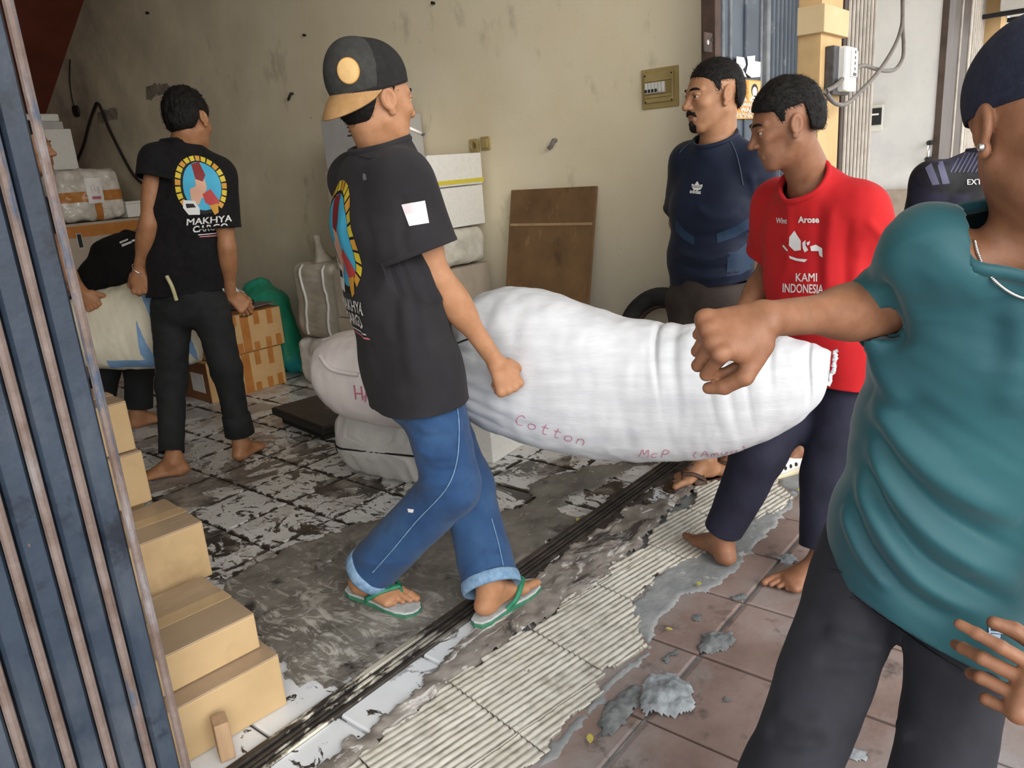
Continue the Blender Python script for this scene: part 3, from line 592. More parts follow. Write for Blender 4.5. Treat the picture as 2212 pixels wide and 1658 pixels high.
# steel gate rail let into the floor
rl = empty('gate_rail', (2.0, 1.456, 0)); tag(rl, 'narrow grooved steel gate rail let into the floor along the shop front', 'rail')
rail_m = mat('worn rail steel', (.030, .025, .022), (.075, .062, .052), .5, 18, 5, .3, 90, metal=.3); layer(rail_m, (.70, .66, .56), 6, .50, .58, 7, (1.2, 4, 1), zfade=(0, 1.45, 1.05), seed=3)
box('rail_bed', (1.9, 1.456, -.004), (2.9, .076, .012), dark_s, rl)
for y, wd, z in ((1.487, .020, .010), (1.461, .010, .008), (1.446, .008, .008), (1.425, .012, .009)): box('rail_bar', (1.9, y, z/2), (2.9, wd, z), rail_m, rl, b=.002)
# walls and ceiling
ceil_m = mat('white ceiling', (.62, .58, .50), rough=.9)
def wall(name, c, d, m, lab): o = mk(name, boxv(c, d), BOXF, m, None, False); tag(o, lab, kind='structure'); return o
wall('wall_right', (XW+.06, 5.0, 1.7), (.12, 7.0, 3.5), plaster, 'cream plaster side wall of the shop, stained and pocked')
red_br = mat('red brown paint', (.15, .035, .018), (.20, .05, .028), .75, 3, 5, .1, 40)
wall('wall_back', (1.0, 8.45, 1.7), (4.8, .12, 3.5), red_br, 'red brown back wall of the shop'); wall('wall_left', (-1.31, 5.0, 1.7), (.12, 7.0, 3.5), ceil_m, 'left side wall of the shop'); wall('ceiling', (1.0, 5.0, 3.42), (4.8, 7.1, .1), ceil_m, 'shop ceiling'); wall('wall_front', (1.0, 1.56, 3.6), (4.8, .16, .8), plaster, 'wall over the shop opening')
a0 = np.array((XW, 6.40, 3.32)); a1 = np.array((XW, 8.40, 2.08)); V = []
for x in (XW, 1.9):
    for p, dz in ((a0, 0), (a1, 0), (a1, .16), (a0, .16)): V.append((x, p[1], p[2]+dz))
o = mk('trim_1', V, [(0, 1, 2, 3), (7, 6, 5, 4), (0, 4, 5, 1), (1, 5, 6, 2), (2, 6, 7, 3), (3, 7, 4, 0)], red_br, None, False); tag(o, 'red brown sloping underside of the staircase', kind='structure')
wall('sky_blocker', (3.5, -.1, 3.62), (12., 3.1, .12), ceil_m, 'unseen slab added over the pavement to block the sky')  # unseen slab, added to cut the sky light on the pavement
# folding gates: every slat and every worn edge strip is a piece of its own
def extr(prof, z0, z1):
    n = len(prof); V = [(x, y, z0) for x, y in prof]+[(x, y, z1) for x, y in prof]; F = [(i, (i+1) % n, n+(i+1) % n, n+i) for i in range(n)]+[tuple(range(n-1, -1, -1)), tuple(range(n, 2*n))]; return V, F
def shared(name, VF, m):
    me = bpy.data.meshes.new(name); me.from_pydata(VF[0], [], VF[1]); me.materials.append(m); return me
def gate(name, lab, x0, x1, n, y, z0, z1, ms, me_, grp='folding gates', depth=.05, lip=.006, back=True):
    g = empty(name, ((x0+x1)/2, y, z0)); tag(g, lab, 'gate', grp); p = (x1-x0)/n
    sl = shared('slat', extr([(-p*.44, depth*.75), (-p*.40, .006), (-p*.32, 0), (p*.14, -.002), (p*.22, .004), (p*.22, .009), (-p*.30, .006), (-p*.36, .012), (-p*.40, depth*.75)], 0, z1-z0), ms)
    ed = shared('edge_strip', extr([(lip*math.cos(a)*1.2, lip*math.sin(a)) for a in np.linspace(0, 2*math.pi, 9)[:-1]], 0, z1-z0), me_)
    for i in range(n):
        x = x1-p*(i+.5); child('slat', sl, (x+p*.06, y, z0), g); child('edge_strip', ed, (x+p*.42, y-.004, z0), g)
    if back: box('lattice_shade', ((x0+x1)/2, y+depth+.012, (z0+z1)/2), (x1-x0, .012, z1-z0-.02), dark_s, g)  # solid dark sheet in the lattice's place, stands in for shade between slats
    return g
G1 = gate('folding_gate', 'blue chipped folding steel gate pushed open beside the cartons, nearest to the viewer', -.10, .565, 10, 1.452, .012, 2.7, blue_p, rust_p, lip=.0075, depth=.060)
blue_d = mat('slate blue gate paint', (.042, .060, .085), (.068, .090, .120), .45, 4, 4, .1, 40); layer(blue_d, (.22, .23, .24), 8, .58, .72, seed=3); blue_e = mat('grey gate edge', (.15, .165, .18), (.25, .265, .28), .5, 12); layer(blue_e, (.6, .6, .58), 14, .66, .72, seed=1)
G2_ = gate('folding_gate', 'slate blue folding gate with poster at the right end of the shop opening', 3.70, 4.055, 7, 1.43, .012, 2.9, blue_e, blue_d, lip=.010)
jam = mat('rusty jamb steel', (.035, .022, .018), (.085, .05, .036), .7, 10, 5, .3, 60)
bx = box('gate_panel', (3.475, 1.462, 1.456), (.45, .012, 2.89), blue_d, G2_, b=.002)
for x in (3.27, 3.345, 3.50, 3.68): V, F = tube([(x, 1.454, .02), (x, 1.454, 2.89)], .009, 8); mk('rib', V, F, blue_e if x != 3.5 else blue_d, G2_)
jb = mk('trim_2', boxv((3.215, 1.48, 1.5), (.055, .06, 3.0)), BOXF, jam, None, False); tag(jb, 'rusty steel jamb between the wall and the blue gate', kind='structure')
c = ony(1528, 92, 1.452); lb = box('lock_lug', c+np.array((0, .0, 0)), (.075, .012, .075), jam, None, b=.004); tag(lb, 'rusty steel lock lug with a hole on the gate jamb', 'bracket')
V, F = tube([c+np.array((-.008, -.0075, 0)), c+np.array((-.008, -.0058, 0))], .010, 12); mk('lug_hole', V, F, mat('pale hole', (.6, .58, .54)), lb)
V, F = tube([c+np.array((.030, -.0075, .012)), c+np.array((.030, -.0058, .012))], .009, 12); mk('lug_hole', V, F, dark_s, lb)
yel = mat('ochre wall paint', (.60, .40, .19), (.68, .47, .24), .85, 3, 5, .15, 60); layer(yel, (.50, .33, .15), 5, .55, .75, seed=2); yel_l = mat('pale ochre paint', (.66, .50, .28), (.73, .57, .34), .85, 4, 5, .15, 60)
def pillar(x0, x1, y0, ledges, lab):
    p = mk('pillar', boxv(((x0+x1)/2, (y0+1.75)/2, 1.6), (x1-x0, 1.75-y0, 3.3)), BOXF, yel, None, False); tag(p, lab, 'pillar', 'ochre pillars')
    for z0, z1 in ledges: box('ledge', ((x0+x1)/2, (y0+1.7)/2, (z0+z1)/2), (x1-x0+.06, 1.7-y0+.05, z1-z0), yel_l, p, b=.004)
    return p
PL1 = pillar(4.075, 4.40, 1.315, ((1.775, 1.90),), 'ochre pillar with a pale ledge and the electricity meter')
br = mat('brown gate paint', (.045, .030, .024), (.075, .052, .042), .5, 6); cr = mat('cream gate edge', (.42, .38, .33), (.55, .50, .44), .5, 12)
o = mk('trim_3', boxv((4.70, 1.50, 1.5), (.36, .05, 3.0)), BOXF, mat('dark brown gap board', (.05, .03, .022), rough=.8), None, False); tag(o, 'dark brown gap board beside the ochre pillar', kind='structure')  # solid board, its dark colour stands in for the shaded gap
gate('folding_gate', 'brown and cream folding gate stacked behind the electricity meter', 4.86, 5.45, 8, 1.44, .02, 2.9, br, cr, lip=.012)
white_w = mat('white painted wall', (.56, .56, .555), (.64, .64, .63), .8, 2, 5, .1, 40); layer(white_w, (.45, .46, .48), 1.2, .45, .7, seed=2)
wall('wall_next', (7.49, 3.4, 1.6), (.14, 3.9, 3.3), white_w, 'white side wall of the neighbouring shop'); wall('wall_next_back', (6.0, 5.3, 1.6), (3.2, .1, 3.3), white_w, 'rear wall of the neighbouring shop'); wall('ceiling_next', (5.6, 3.4, 3.3), (3.7, 4., .1), white_w, 'ceiling of the neighbouring shop')
dado = mat('brown dado tile', (.25, .20, .16), (.34, .28, .23), .6, 8, 4); o = mk('baseboard_next', boxv((7.40, 3.4, .41), (.05, 3.9, .82)), BOXF, dado, None, False); tag(o, 'brown tiled dado of the neighbouring shop', kind='structure')
bk = ony(2034, 150, 1.46); o = mk('trim_4', boxv((7.53, 1.425, 1.5), (.24, .05, 3.0)), BOXF, br, None, False); tag(o, 'dark brown jamb of the neighbouring shop', kind='structure')
G4 = gate('folding_gate', 'brown and cream folding gate at the far side of the neighbouring shop', 8.62, 9.20, 6, 1.44, .02, 2.9, cr, cr, lip=.012)
box('gate_panel', (8.15, 1.455, 1.46), (.92, .012, 2.88), br, G4, b=.002)
for x in (7.74, 7.80, 8.18, 8.60): V, F = tube([(x, 1.446, .02), (x, 1.446, 2.88)], .012, 8); mk('rib', V, F, cr, G4)
chrome = mat('chrome', (.75, .74, .72), rough=.2, metal=1.); c0 = onx(2010, 308, 7.40); c1 = onx(2006, 343, 7.40)
hd = empty('door_handle', c1-np.array((.05, 0, 0))); tag(hd, 'chrome bar handle low on the far jamb of the neighbouring shop', 'handle')
V, F = tube([c0+(-.05, 0, 0), c1+(-.05, 0, 0)], .013, 10); mk('bar', V, F, chrome, hd)
for q in (c0, c1): V, F = tube([q+(-.065, 0, 0), q+(.02, 0, 0)], .02, 10); mk('mount', V, F, dark_s, hd)
pillar(9.25, 9.62, 1.30, ((1.81, 1.93), (1.60, 1.71)), 'ochre pillar farther along with two pale ledges')
gate('folding_gate', 'light blue folding gate beyond the farther ochre pillar', 10.1, 12.6, 10, 1.42, .02, 2.9, mat('light blue gate', (.30, .45, .62), rough=.5), mat('pale blue edge', (.42, .56, .70), rough=.5), lip=.03, depth=.1)
wall('wall_far', (11.2, 1.75, 1.6), (4.2, .1, 3.3), yel, 'ochre wall along the farther shops'); wall('wall_over', (8., 1.64, 3.35), (9.5, .2, .7), yel, 'ochre wall over the shop openings')
# outdoor unit high at the far right
acm = mat('off white metal', (.55, .54, .5), (.62, .61, .57), .5, 8); q = ony(2200, 8, 1.15); ac = empty('outdoor_unit', q-np.array((0, 0, .05))); tag(ac, 'air conditioner outdoor unit mounted high beyond the farther pillar', 'air conditioner')
box('casing', q+np.array((.28, -.02, .20)), (.8, .30, .50), acm, ac, b=.01); box('grille', q+np.array((.28, -.175, .22)), (.5, .01, .4), dark_s, ac, b=.003)
for dx in (-.02, .58): box('wall_bracket', q+np.array((dx, .05, -.07)), (.04, .45, .04), dark_s, ac, b=.003)
# electricity meter on the pillar
met = empty('electricity_meter', (4.24, 1.30, 1.45)); tag(met, 'grey electricity meter box with a clear cover on the ochre pillar', 'meter')
mg = mat('meter grey', (.045, .045, .05), (.08, .08, .085), .5, 20); mc = mat('clear meter cover', (.62, .62, .60), (.80, .80, .78), .12, 9, 3); mw = mat('meter white', (.70, .70, .66), rough=.4)
m0 = ony(1779, 150, 1.30); zt = ony(1800, 98, 1.28)[2]; zb = ony(1800, 204, 1.28)[2]; zc = (zt+zb)/2; hm = zt-zb; xm = 4.22
box('housing', (xm+.06, 1.292, zc), (.27, .045, hm), mg, met, b=.006); box('cover', (xm+.09, 1.258, zc+.005), (.19, .05, hm*.94), mc, met, b=.012); box('face_plate', (xm+.115, 1.230, zc+.03), (.105, .008, hm*.56), mw, met, b=.004); box('terminal_block', (xm+.09, 1.236, zb+.035), (.16, .012, .05), mw, met, b=.004)
for k in range(5): box('display', (xm+.115, 1.2255, zc-.02+.026*k), (.012 if k else .05, .003, .014), mg, met, b=0)
cab = mat('grey cable', (.16, .145, .13), (.22, .2, .18), .6, 30)
def cable(name, L, r, m, lab=None, cat='cable', parent=None, n=8, grp=None):
    V, F = tube(smoothpath(L, n), r, 8); o = mk(name, V, F, m, parent)
    if lab: tag(o, lab, cat, grp)
    return o
A_ = lambda L, s: [pt(x, y, s) for x, y in L]
yc = 1.24
cable('meter_cable', [ony(x, y, 1.250) for x, y in ((1784, 196), (1805, 185), (1830, 160), (1852, 145), (1870, 142), (1892, 149), (1915, 153), (1936, 148), (1950, 125), (1952, 95), (1950, 60), (1950, 30), (1949, -30))], .011, cab, 'grey cable rising in a loop from the electricity meter', grp=None)
cable('meter_cable', [ony(x, y, 1.218) for x, y in ((1785, 200), (1795, 215), (1812, 226), (1832, 222), (1860, 196), (1885, 170), (1910, 138), (1935, 95), (1948, 55), (1950, 20), (1951, -30))], .011, cab, 'grey cable dipping below the electricity meter and rising to the right')
o = cable('loose_wire', [ony(x, y, 1.26) for x, y in ((1786, 198), (1790, 208), (1782, 222), (1778, 228))], .006, cab, 'short loose wire end under the electricity meter', 'wire')
lbm = mat('white paper', (.74, .73, .70), (.80, .79, .77), .8, 20); c = ony(1778, 241, 1.308); st = box('sticker', c, (.075, .004, .045), lbm, None, b=0); tag(st, 'small blank white sticker on the ochre pillar below the meter', 'sticker')
pbx = mat('panel black', (.012, .014, .020), rough=.3); pb = empty('breaker_box', onx(1888, 262, 7.40)); tag(pb, 'black fronted breaker box on the white wall of the neighbouring shop', 'breaker box')
p0 = onx(1871, 236, 7.40); p1 = onx(1906, 275, 7.40); cx_ = (p0+p1)/2
box('frame', (7.40, cx_[1], cx_[2]), (.05, abs(p1[1]-p0[1]), abs(p0[2]-p1[2])+.05), mat('panel cream', (.62, .62, .56), rough=.5), pb); box('door_panel', (7.37, cx_[1], cx_[2]+.012), (.02, abs(p1[1]-p0[1])*.94, abs(p0[2]-p1[2])*.86), pbx, pb); box('name_strip', (7.358, cx_[1]-.0, cx_[2]+.03), (.004, .09, .014), lbm, pb, b=0)
# ---------------------------------------------------------------- small things on the cream wall
brs = mat('yellowed plastic', (.36, .27, .10), (.43, .33, .14), .5, 12, 4); brs_d = mat('yellowed plastic shade', (.27, .20, .075), rough=.5); bk_ = empty('electrical_panel', onx(1428, 236, XW)); tag(bk_, 'yellowed breaker panel with a row of switches set in the cream wall', 'breaker panel')
y0 = onx(1467, 190, XW)[1]; y1 = onx(1388, 190, XW)[1]; z1 = onx(1428, 146, XW)[2]; z0 = onx(1428, 233, XW)[2]; ym = (y0+y1)/2; zm = (z0+z1)/2; W_ = y1-y0; H_ = z1-z0
box('back_plate', (XW-.004, ym, zm), (.012, W_, H_), brs, bk_, b=.003); box('cover', (XW-.014, ym, zm+.004), (.016, W_*.80, H_*.76), brs, bk_, b=.004); box('window', (XW-.0235, ym, zm+.0), (.004, W_*.72, H_*.34), brs_d, bk_, b=.001)
for z in (zm+H_*.20, zm-H_*.20): box('rib', (XW-.025, ym, z), (.010, W_*.74, .010), brs, bk_, b=.002)
for k in range(6):
    yy = y1-W_*.20-k*W_*.092; o = box('breaker', (XW-.029, yy, zm+.002), (.012, .014, .046), mw if k < 5 else lbm, bk_, b=.001); box('toggle', (XW-.037, yy, zm-.010), (.006, .009, .014), dark_s if k in (0, 1, 2, 3) else mw, o, b=.001)
for sy in (-1, 1):
    for sz in (-1, 1): V, F = tube([(XW-.02, ym+sy*W_*.36, zm+sz*H_*.33), (XW-.024, ym+sy*W_*.36, zm+sz*H_*.33)], .004, 8); mk('screw', V, F, dark_s, bk_)
def plate(px0, py0, px1, py1, name, lab, cat):
    a = onx(px0, py0, XW); b = onx(px1, py1, XW); c = (a+b)/2; g = empty(name, (XW, c[1], min(a[2], b[2]))); tag(g, lab, cat); box('plate', (XW-.006, c[1], c[2]), (.014, abs(a[1]-b[1]), abs(a[2]-b[2])), brs, g, b=.004); return g, c, abs(a[1]-b[1]), abs(a[2]-b[2])
g, c, w_, h_ = plate(1016, 301, 1037, 329, 'wall_socket', 'yellowed round-hole socket plate on the cream wall', 'socket'); V, F = tube([(XW-.013, c[1], c[2]), (XW-.017, c[1], c[2])], .022, 16); mk('socket_ring', V, F, brs, g); V, F = tube([(XW-.015, c[1], c[2]), (XW-.0185, c[1], c[2])], .012, 12); mk('socket_hole', V, F, brs_d, g)
g, c, w_, h_ = plate(1040, 296, 1061, 323, 'light_switch', 'yellowed rocker switch plate beside the wall socket', 'switch'); box('rocker', (XW-.016, c[1], c[2]), (.010, w_*.7, h_*.7), brs, g, b=.002)
scr = mat('scarred plaster', (.17, .15, .12), (.30, .27, .22), .95, 14, 6, .8, 60); hook_m = mat('black iron', (.012, .011, .010), rough=.6)
def wallpatch(L, seed): return [onx(x, y, XW) for x, y in L]
def wall_scar(L, lab, seed):
    Pp = np.array([onx(x, y, XW) for x, y in L]); Q2 = [(p[1], p[2]) for p in Pp]; A = np.array(Q2); res = .012; lo = A.min(0)-.02; hi = A.max(0)+.02; n = np.ceil((hi-lo)/res).astype(int)+1
    X, Y = np.meshgrid(lo[0]+res*np.arange(n[0]), lo[1]+res*np.arange(n[1]), indexing='ij'); P = np.stack([X.ravel(), Y.ravel()], 1); P3 = np.c_[P, np.zeros(len(P))]
    sd = np.where(inpoly(P, A), 1, -1)*edist(P, A)+.012*fbm(P3*25, seed, 2); hx = XW-.002-.008*np.clip(sd/.03, 0, 1)+.004*fbm(P3*40, seed, 2); V = np.c_[hx, P]; ok = (sd > 0).reshape(n); I = np.arange(len(P)).reshape(n)
    q = ok[:-1, :-1] & ok[1:, :-1] & ok[1:, 1:] & ok[:-1, 1:]; F = np.stack([I[:-1, :-1][q], I[:-1, 1:][q], I[1:, 1:][q], I[1:, :-1][q]], 1); V, F = compact(V, F); o = mk('cement_scar', V, F, scr); tag(o, lab, kind='structure'); return o
wall_scar([(315, 185), (330, 180), (358, 178), (376, 190), (376, 207), (350, 205), (316, 218)], 'grey cement scar high on the cream wall', 1); wall_scar([(210, 245), (230, 232), (255, 230), (256, 258), (232, 262), (211, 270)], 'grey cement scar behind the hanging black cable', 2)
for (x, y, r_), lab in (((168, 240, .05), 'round dark junction box on the cream wall under the stairs'),):
    c = onx(x, y, XW); V, F = tube([c+(.0, 0, 0), c-(.03, 0, 0)], r_, 16); o = mk('junction_box', V, F, hook_m); tag(o, lab, 'junction box')
cable('wall_cable', [onx(x, y, XW-.03) for x, y in ((120, 430), (172, 335), (192, 268), (205, 230), (210, 223), (217, 232), (232, 270), (256, 320), (282, 368), (300, 390), (330, 412))], .012, hook_m, 'black cable hung over a nail on the cream wall')
cable('wall_wire', [onx(x, y, XW-.01) for x, y in ((151, 128), (150, 170), (154, 205), (160, 232))], .006, hook_m, 'thin wire running down the cream wall to the junction box', 'wire')
for i, (x, y, rr, lab) in enumerate(((633, 202, .012, 'small black iron hook on the cream wall left of the capped man'), (660, 76, .010, 'dark nail stub high on the cream wall, above the hook'), (938, 7, .012, 'dark nail at the very top of the cream wall'), (321, 28, .014, 'dark plug hole stub high on the cream wall near the stairs'), (1201, 303, .016, 'small bent metal clip on the cream wall above the plywood board'))):
    c = onx(x, y, XW); P = [c+(.01, 0, 0), c+(-.02, 0, 0), c+(-.03, .012 if i in (0, 4) else 0, -.03 if i in (0, 4) else 0.0), c+(-.022, .03 if i in (0, 4) else .001, -.035 if i in (0, 4) else 0)][:4 if i in (0, 4) else 2]
    V, F = tube(P, rr*.7, 8); o = mk('wall_hook' if i == 0 else ('wall_clip' if i == 4 else 'nail'), V, F, hook_m if i < 4 else cab); tag(o, lab, 'hook' if i == 0 else ('clip' if i == 4 else 'nail'))
# plywood board leaning on the wall
ply = mat('stained plywood', (.13, .070, .030), (.25, .145, .066), .75, 3.5, 8, .3, 60, .3, .7); layer(ply, (.055, .032, .018), 5, .56, .70, 6, (1, 1, .6), seed=3); layer(ply, (.30, .18, .085), 14, .62, .7, 5, (1, 2, .5), seed=6)
yl = onx(1108, 407, XW-.01)[1]; yr = onx(1293, 405, XW-.01)[1]; zt = onx(1200, 406, XW-.01)[2]; xb = XW-.26; ln = math.hypot(XW-.012-xb, zt); ax = np.array(((0, 1., 0), nrm((XW-.012-xb, 0, zt)), nrm(np.cross((0, 1, 0), (XW-.012-xb, 0, zt))))); cb = np.array(((xb+XW-.012)/2-.008, (yl+yr)/2, zt/2))
pb = box('plywood_board', cb, (yl-yr, ln, .014), ply, None, ax, b=.002); tag(pb, 'stained plywood board with a pale strip, leaning on the cream wall', 'board')
box('pale_strip', cb+ax[1]*(ln*.5-.185)-ax[2]*.0085*np.sign(ax[2][0]), (yl-yr-.02, .014, .004), mat('pale batten', (.36, .22, .11), (.44, .29, .16), .7, 20), pb, ax, b=.001)
# poster and torn paper on the gate panel
org_ = mat('poster orange', (.72, .30, .04), (.80, .36, .07), .6, 9); ppw = mat('poster white', (.80, .76, .68), rough=.6); ppb = mat('poster black', (.025, .018, .015), rough=.6); ppy = mat('poster pale orange', (.80, .52, .20), rough=.6)
yq = 1.4435; q0 = ony(1586, 170, yq); q1 = ony(1642, 256, yq); pw, ph = q1[0]-q0[0], q0[2]-q1[2]; pc = (q0+q1)/2
po_ = mk('poster', boxv(pc, (pw, .002, ph)), BOXF, org_, None, False); tag(po_, 'orange mask notice poster on the slate blue gate panel', 'poster')
def flat(name, VF, m, par, c, dx, dz, d, sx=1., sz=1.):
    V, F = VF; return mk(name, [(c[0]+dx+x*sx, c[1]-d, c[2]+dz+y*sz) for x, y in V], F, m, par, False)
for sx, hair_ in ((-1, 0), (1, 1)):
    cx_ = sx*pw*.25
    flat('figure_panel', poly2d([(-.23*pw, -.06*ph), (.23*pw, -.06*ph), (.23*pw, .47*ph), (-.23*pw, .47*ph)], 1), ppy if sx > 0 else org_, po_, pc, cx_, 0, .0016)
    flat('hair_shape', poly2d(ell2d(0, .24*ph, .13*pw, .17*ph) if hair_ else ell2d(0, .30*ph, .11*pw, .11*ph), 1), ppb, po_, pc, cx_, 0, .0022)
    flat('head_shape', poly2d(ell2d(0, .20*ph, .095*pw, .13*ph), 1), ppw, po_, pc, cx_, 0, .0028); flat('body_shape', poly2d([(-.2*pw, -.05*ph), (.2*pw, -.05*ph), (.15*pw, .05*ph), (.05*pw, .10*ph), (-.05*pw, .10*ph), (-.15*pw, .05*ph)], 1), ppw, po_, pc, cx_, 0, .0028)
for t_, dz, sc in (('KAWASAN', -.14, .085), ('WAJIB', -.27, .095), ('MASKER', -.41, .12)): flat('lettering', text2d(t_, ph*sc*1.5, pw*.9 if t_ != 'WAJIB' else pw*.6, .0012, 1), ppw, po_, pc, 0, ph*dz, .0026)
for k, L in enumerate(([(1590, 122), (1606, 124), (1610, 140), (1604, 150), (1612, 166), (1592, 168), (1588, 150)], [(1612, 122), (1630, 120), (1629, 132), (1642, 134), (1641, 166), (1622, 168), (1610, 158), (1614, 140)])):
    Pp = np.array([ony(x, y, yq) for x, y in L]); c0 = Pp.mean(0); V, F = poly2d([((p-c0)[0], (p-c0)[2]) for p in Pp], .03); o = mk('paper_scrap', [(c0[0]+x, yq-.001-.003*abs(vnoise(np.array([[x*60, y*60, k]]))[0]), c0[2]+y) for x, y in V], F, lbm, None, False); solid(o, .0008); tag(o, 'torn white paper scrap, the %s of two above the orange poster' % ('left' if k == 0 else 'right'), 'paper', 'paper scraps on the blue gate')
# ================================================================= the people, joint by joint
sk_a = skin_mat('skin warm', (.37, .172, .084), (.46, .235, .125)); sk_b = skin_mat('skin brown', (.29, .128, .058), (.38, .185, .092)); sk_c = skin_mat('skin deep', (.205, .088, .045), (.30, .140, .078)); sk_d = skin_mat('skin tan', (.34, .162, .082), (.43, .225, .125))
hair_m = mat('hair black', (.004, .0035, .0035), (.012, .010, .009), .6, 300, 2, .5, 500, spec=.22, coords='obj')
eye_w = mat('eye white', (.42, .37, .33), rough=.2); eye_i = mat('eye brown', (.02, .01, .006), rough=.12)
blk_tee = mat('black cotton', (.0065, .0062, .007), (.0105, .010, .011), .9, 40, 3, .25, 900, sheen=.02, spec=.2); chr_tee = mat('faded charcoal cotton', (.0190, .0178, .0205), (.0275, .0258, .0295), .9, 6, 3, .25, 900, sheen=.04, spec=.2)
denim = mat('blue denim', (.008, .036, .115), (.020, .072, .185), .85, 7, 6, .35, 700, .3, .72, sheen=.1); layer(denim, (.042, .105, .22), 3.5, .52, .80, seed=3)
denim_l = mat('turned denim', (.14, .25, .40), (.24, .37, .52), .85, 60, 3, .3, 600)
blk_jean = mat('black denim', (.006, .007, .008), (.013, .0145, .016), .85, 12, 4, .3, 700); gry_jean = mat('washed black denim', (.0105, .011, .016), (.026, .027, .036), .85, 5, 5, .12, 1200, .35, .7)
navy_p = mat('navy trousers', (.0065, .007, .019), (.014, .0145, .034), .85, 6, 4, .2, 500); brn_p = mat('brown grey cotton', (.036, .027, .024), (.058, .044, .038), .9, 9, 4, .3, 500)
navy_t = mat('navy jersey', (.0040, .0083, .024), (.0065, .013, .036), .65, 9, 3, .1, 900, sheen=.05, spec=.3); teal_t = mat('teal jersey', (.006, .062, .082), (.010, .085, .102), .62, 4, 2, .08, 900, sheen=.15); red_t = mat('red cotton', (.42, .009, .014), (.52, .014, .016), .8, 5, 3, .2, 900, sheen=.03, spec=.25)
HLN = lambda ys, zs: (lambda x, y: np.interp(y, ys, zs))
def mean(*a): return sum(a)/len(a)
def pose(**k): return {a: (np.asarray(b, float) if not isinstance(b, tuple) else b) for a, b in k.items()}
def LEN(nm, J):
    L = lambda a, b: np.linalg.norm(J[a]-J[b])
    print('POSE', nm, 'sh %.2f spine %.2f' % (L('shR', 'shL'), L('neck', 'pelvis')), ' '.join('%s ua %.2f fa %.2f th %.2f sn %.2f' % (q, L('sh'+q, 'el'+q), L('el'+q, 'wr'+q), L('hip'+q, 'kn'+q), L('kn'+q, 'an'+q)) for q in 'RL'), 'head-neck %.2f' % np.linalg.norm(J['head'][0]-J['neck']), 'an z %.2f %.2f' % (J['anR'][2], J['anL'][2]), 'pelvis z %.2f' % J['pelvis'][2])
def strap(P, r, m, parent, seg=8):
    V, F = tube(smoothpath(P, 6), r, seg); return mk('strap', V, F, m, parent)
def flipflop(pr, an, toe, up, sgn, m_top, m_sole, m_strap, L=.275, lift=.02):
    u = nrm(up); t = nrm(np.asarray(toe)-u*(np.asarray(toe)@u)); r = np.cross(t, u); md = -r*sgn; z0 = -.078
    prof = [(-.085, .0), (-.078, .022), (-.05, .034), (0, .034), (.05, .036), (.10, .046), (.14, .047), (.175, .038), (.192, .018), (.195, 0), (.190, -.018), (.172, -.036), (.14, -.044), (.10, -.043), (.05, -.034), (0, -.032), (-.05, -.032), (-.078, -.020)]
    W = lambda x, y, z: an+t*x+md*y+u*z
    def slab(nm, z1, z2, m, par, gr=1.):
        n = len(prof); V = [W(x*gr, y*gr, z1) for x, y in prof]+[W(x*gr, y*gr, z2) for x, y in prof]
        F = [tuple(range(n-1, -1, -1)), tuple(range(n, 2*n))]+[(i, (i+1) % n, n+(i+1) % n, n+i) for i in range(n)]
        o = mk(nm, V, F, m, par, False); bev(o, .003); return o
    so = slab('flip_flop_sole', z0-.021, z0-.008, m_sole, pr.o, 1.02); tp = slab('footbed', z0-.008, z0, m_top, so)
    A = W(.128, .018, z0+.002); T = W(.118, .017, -.028)
    strap([A, W(.126, .018, z0+.02), T], .0045, m_strap, so)
    for y, yy in ((.036, .050), (-.037, -.052)):
        P = smoothpath([W(.02, y, z0-.002), W(.045, yy*1.02, -.055), W(.085, yy*.72+.004, -.030), T], 8); n = len(P); V = []; F = []
        for i, p in enumerate(P):
            tg = nrm(P[min(i+1, n-1)]-P[max(i-1, 0)]); sd = nrm(np.cross(tg, p-W(.06, 0, -.09))); nn = nrm(np.cross(sd, tg)); wdt = .0075
            for a, b in ((-1, -1), (1, -1), (1, 1), (-1, 1)): V.append(p+sd*a*wdt+nn*b*.0028)
        for i in range(n-1):
            for k in range(4): F.append((i*4+k, i*4+(k+1) % 4, i*4+4+(k+1) % 4, i*4+4+k))
        F += [(0, 1, 2, 3), (4*n-1, 4*n-2, 4*n-3, 4*n-4)]; mk('strap', V, F, m_strap, so)
    return so
# ---------------------------------------------------------------- the man in the backward cap, carrying the left end of the big sack
s0 = 2.13
aR = gnd(790, 1232, .108); aL = gnd(1062, 1262, .108); tR = gnd(905, 1312)-gnd(750, 1270); tL = gnd(1125, 1238)-gnd(1030, 1302)
J = pose(head=(pt(811, 218, 2.11), RH*.76+FH*.64-ZV*.06, ZV+RH*.06, 1.0), neck=pt(826, 318, 2.14), pelvis=pt(922, 812, 2.16), shR=pt(868, 398, 2.02), shL=pt(768, 388, 2.35),
    elR=pt(942, 596, 2.03), wrR=pt(1072, 782, 2.085), elL=pt(860, 600, 2.56), wrL=pt(960, 745, 2.66), hipR=pt(922, 825, 2.08), hipL=pt(914, 822, 2.25), knR=pt(975, 1050, 2.05), knL=pt(1008, 1050, 2.23), anR=aR, anL=aL,
    handR=(pt(1108, 850, 2.08)-pt(1072, 782, 2.085), FH*.9-RH*.35, dict(curl=(75, 85, 50), thumb=.55, sc=1.06)), handL=(RH*.6-ZV*.6, -FH, dict(curl=(70, 80, 50))), footR=(tR, ZV+nrm(tR)*.06, {}), footL=(tL, ZV, {}))
LEN('cap', J)
cap = Person('smoking person in backward cap and charcoal t-shirt carrying the big sack by its left end', sk_a, J, (gnd(950, 1290)[0], gnd(950, 1290)[1], 0), nr=(.056, .062), hands='R')
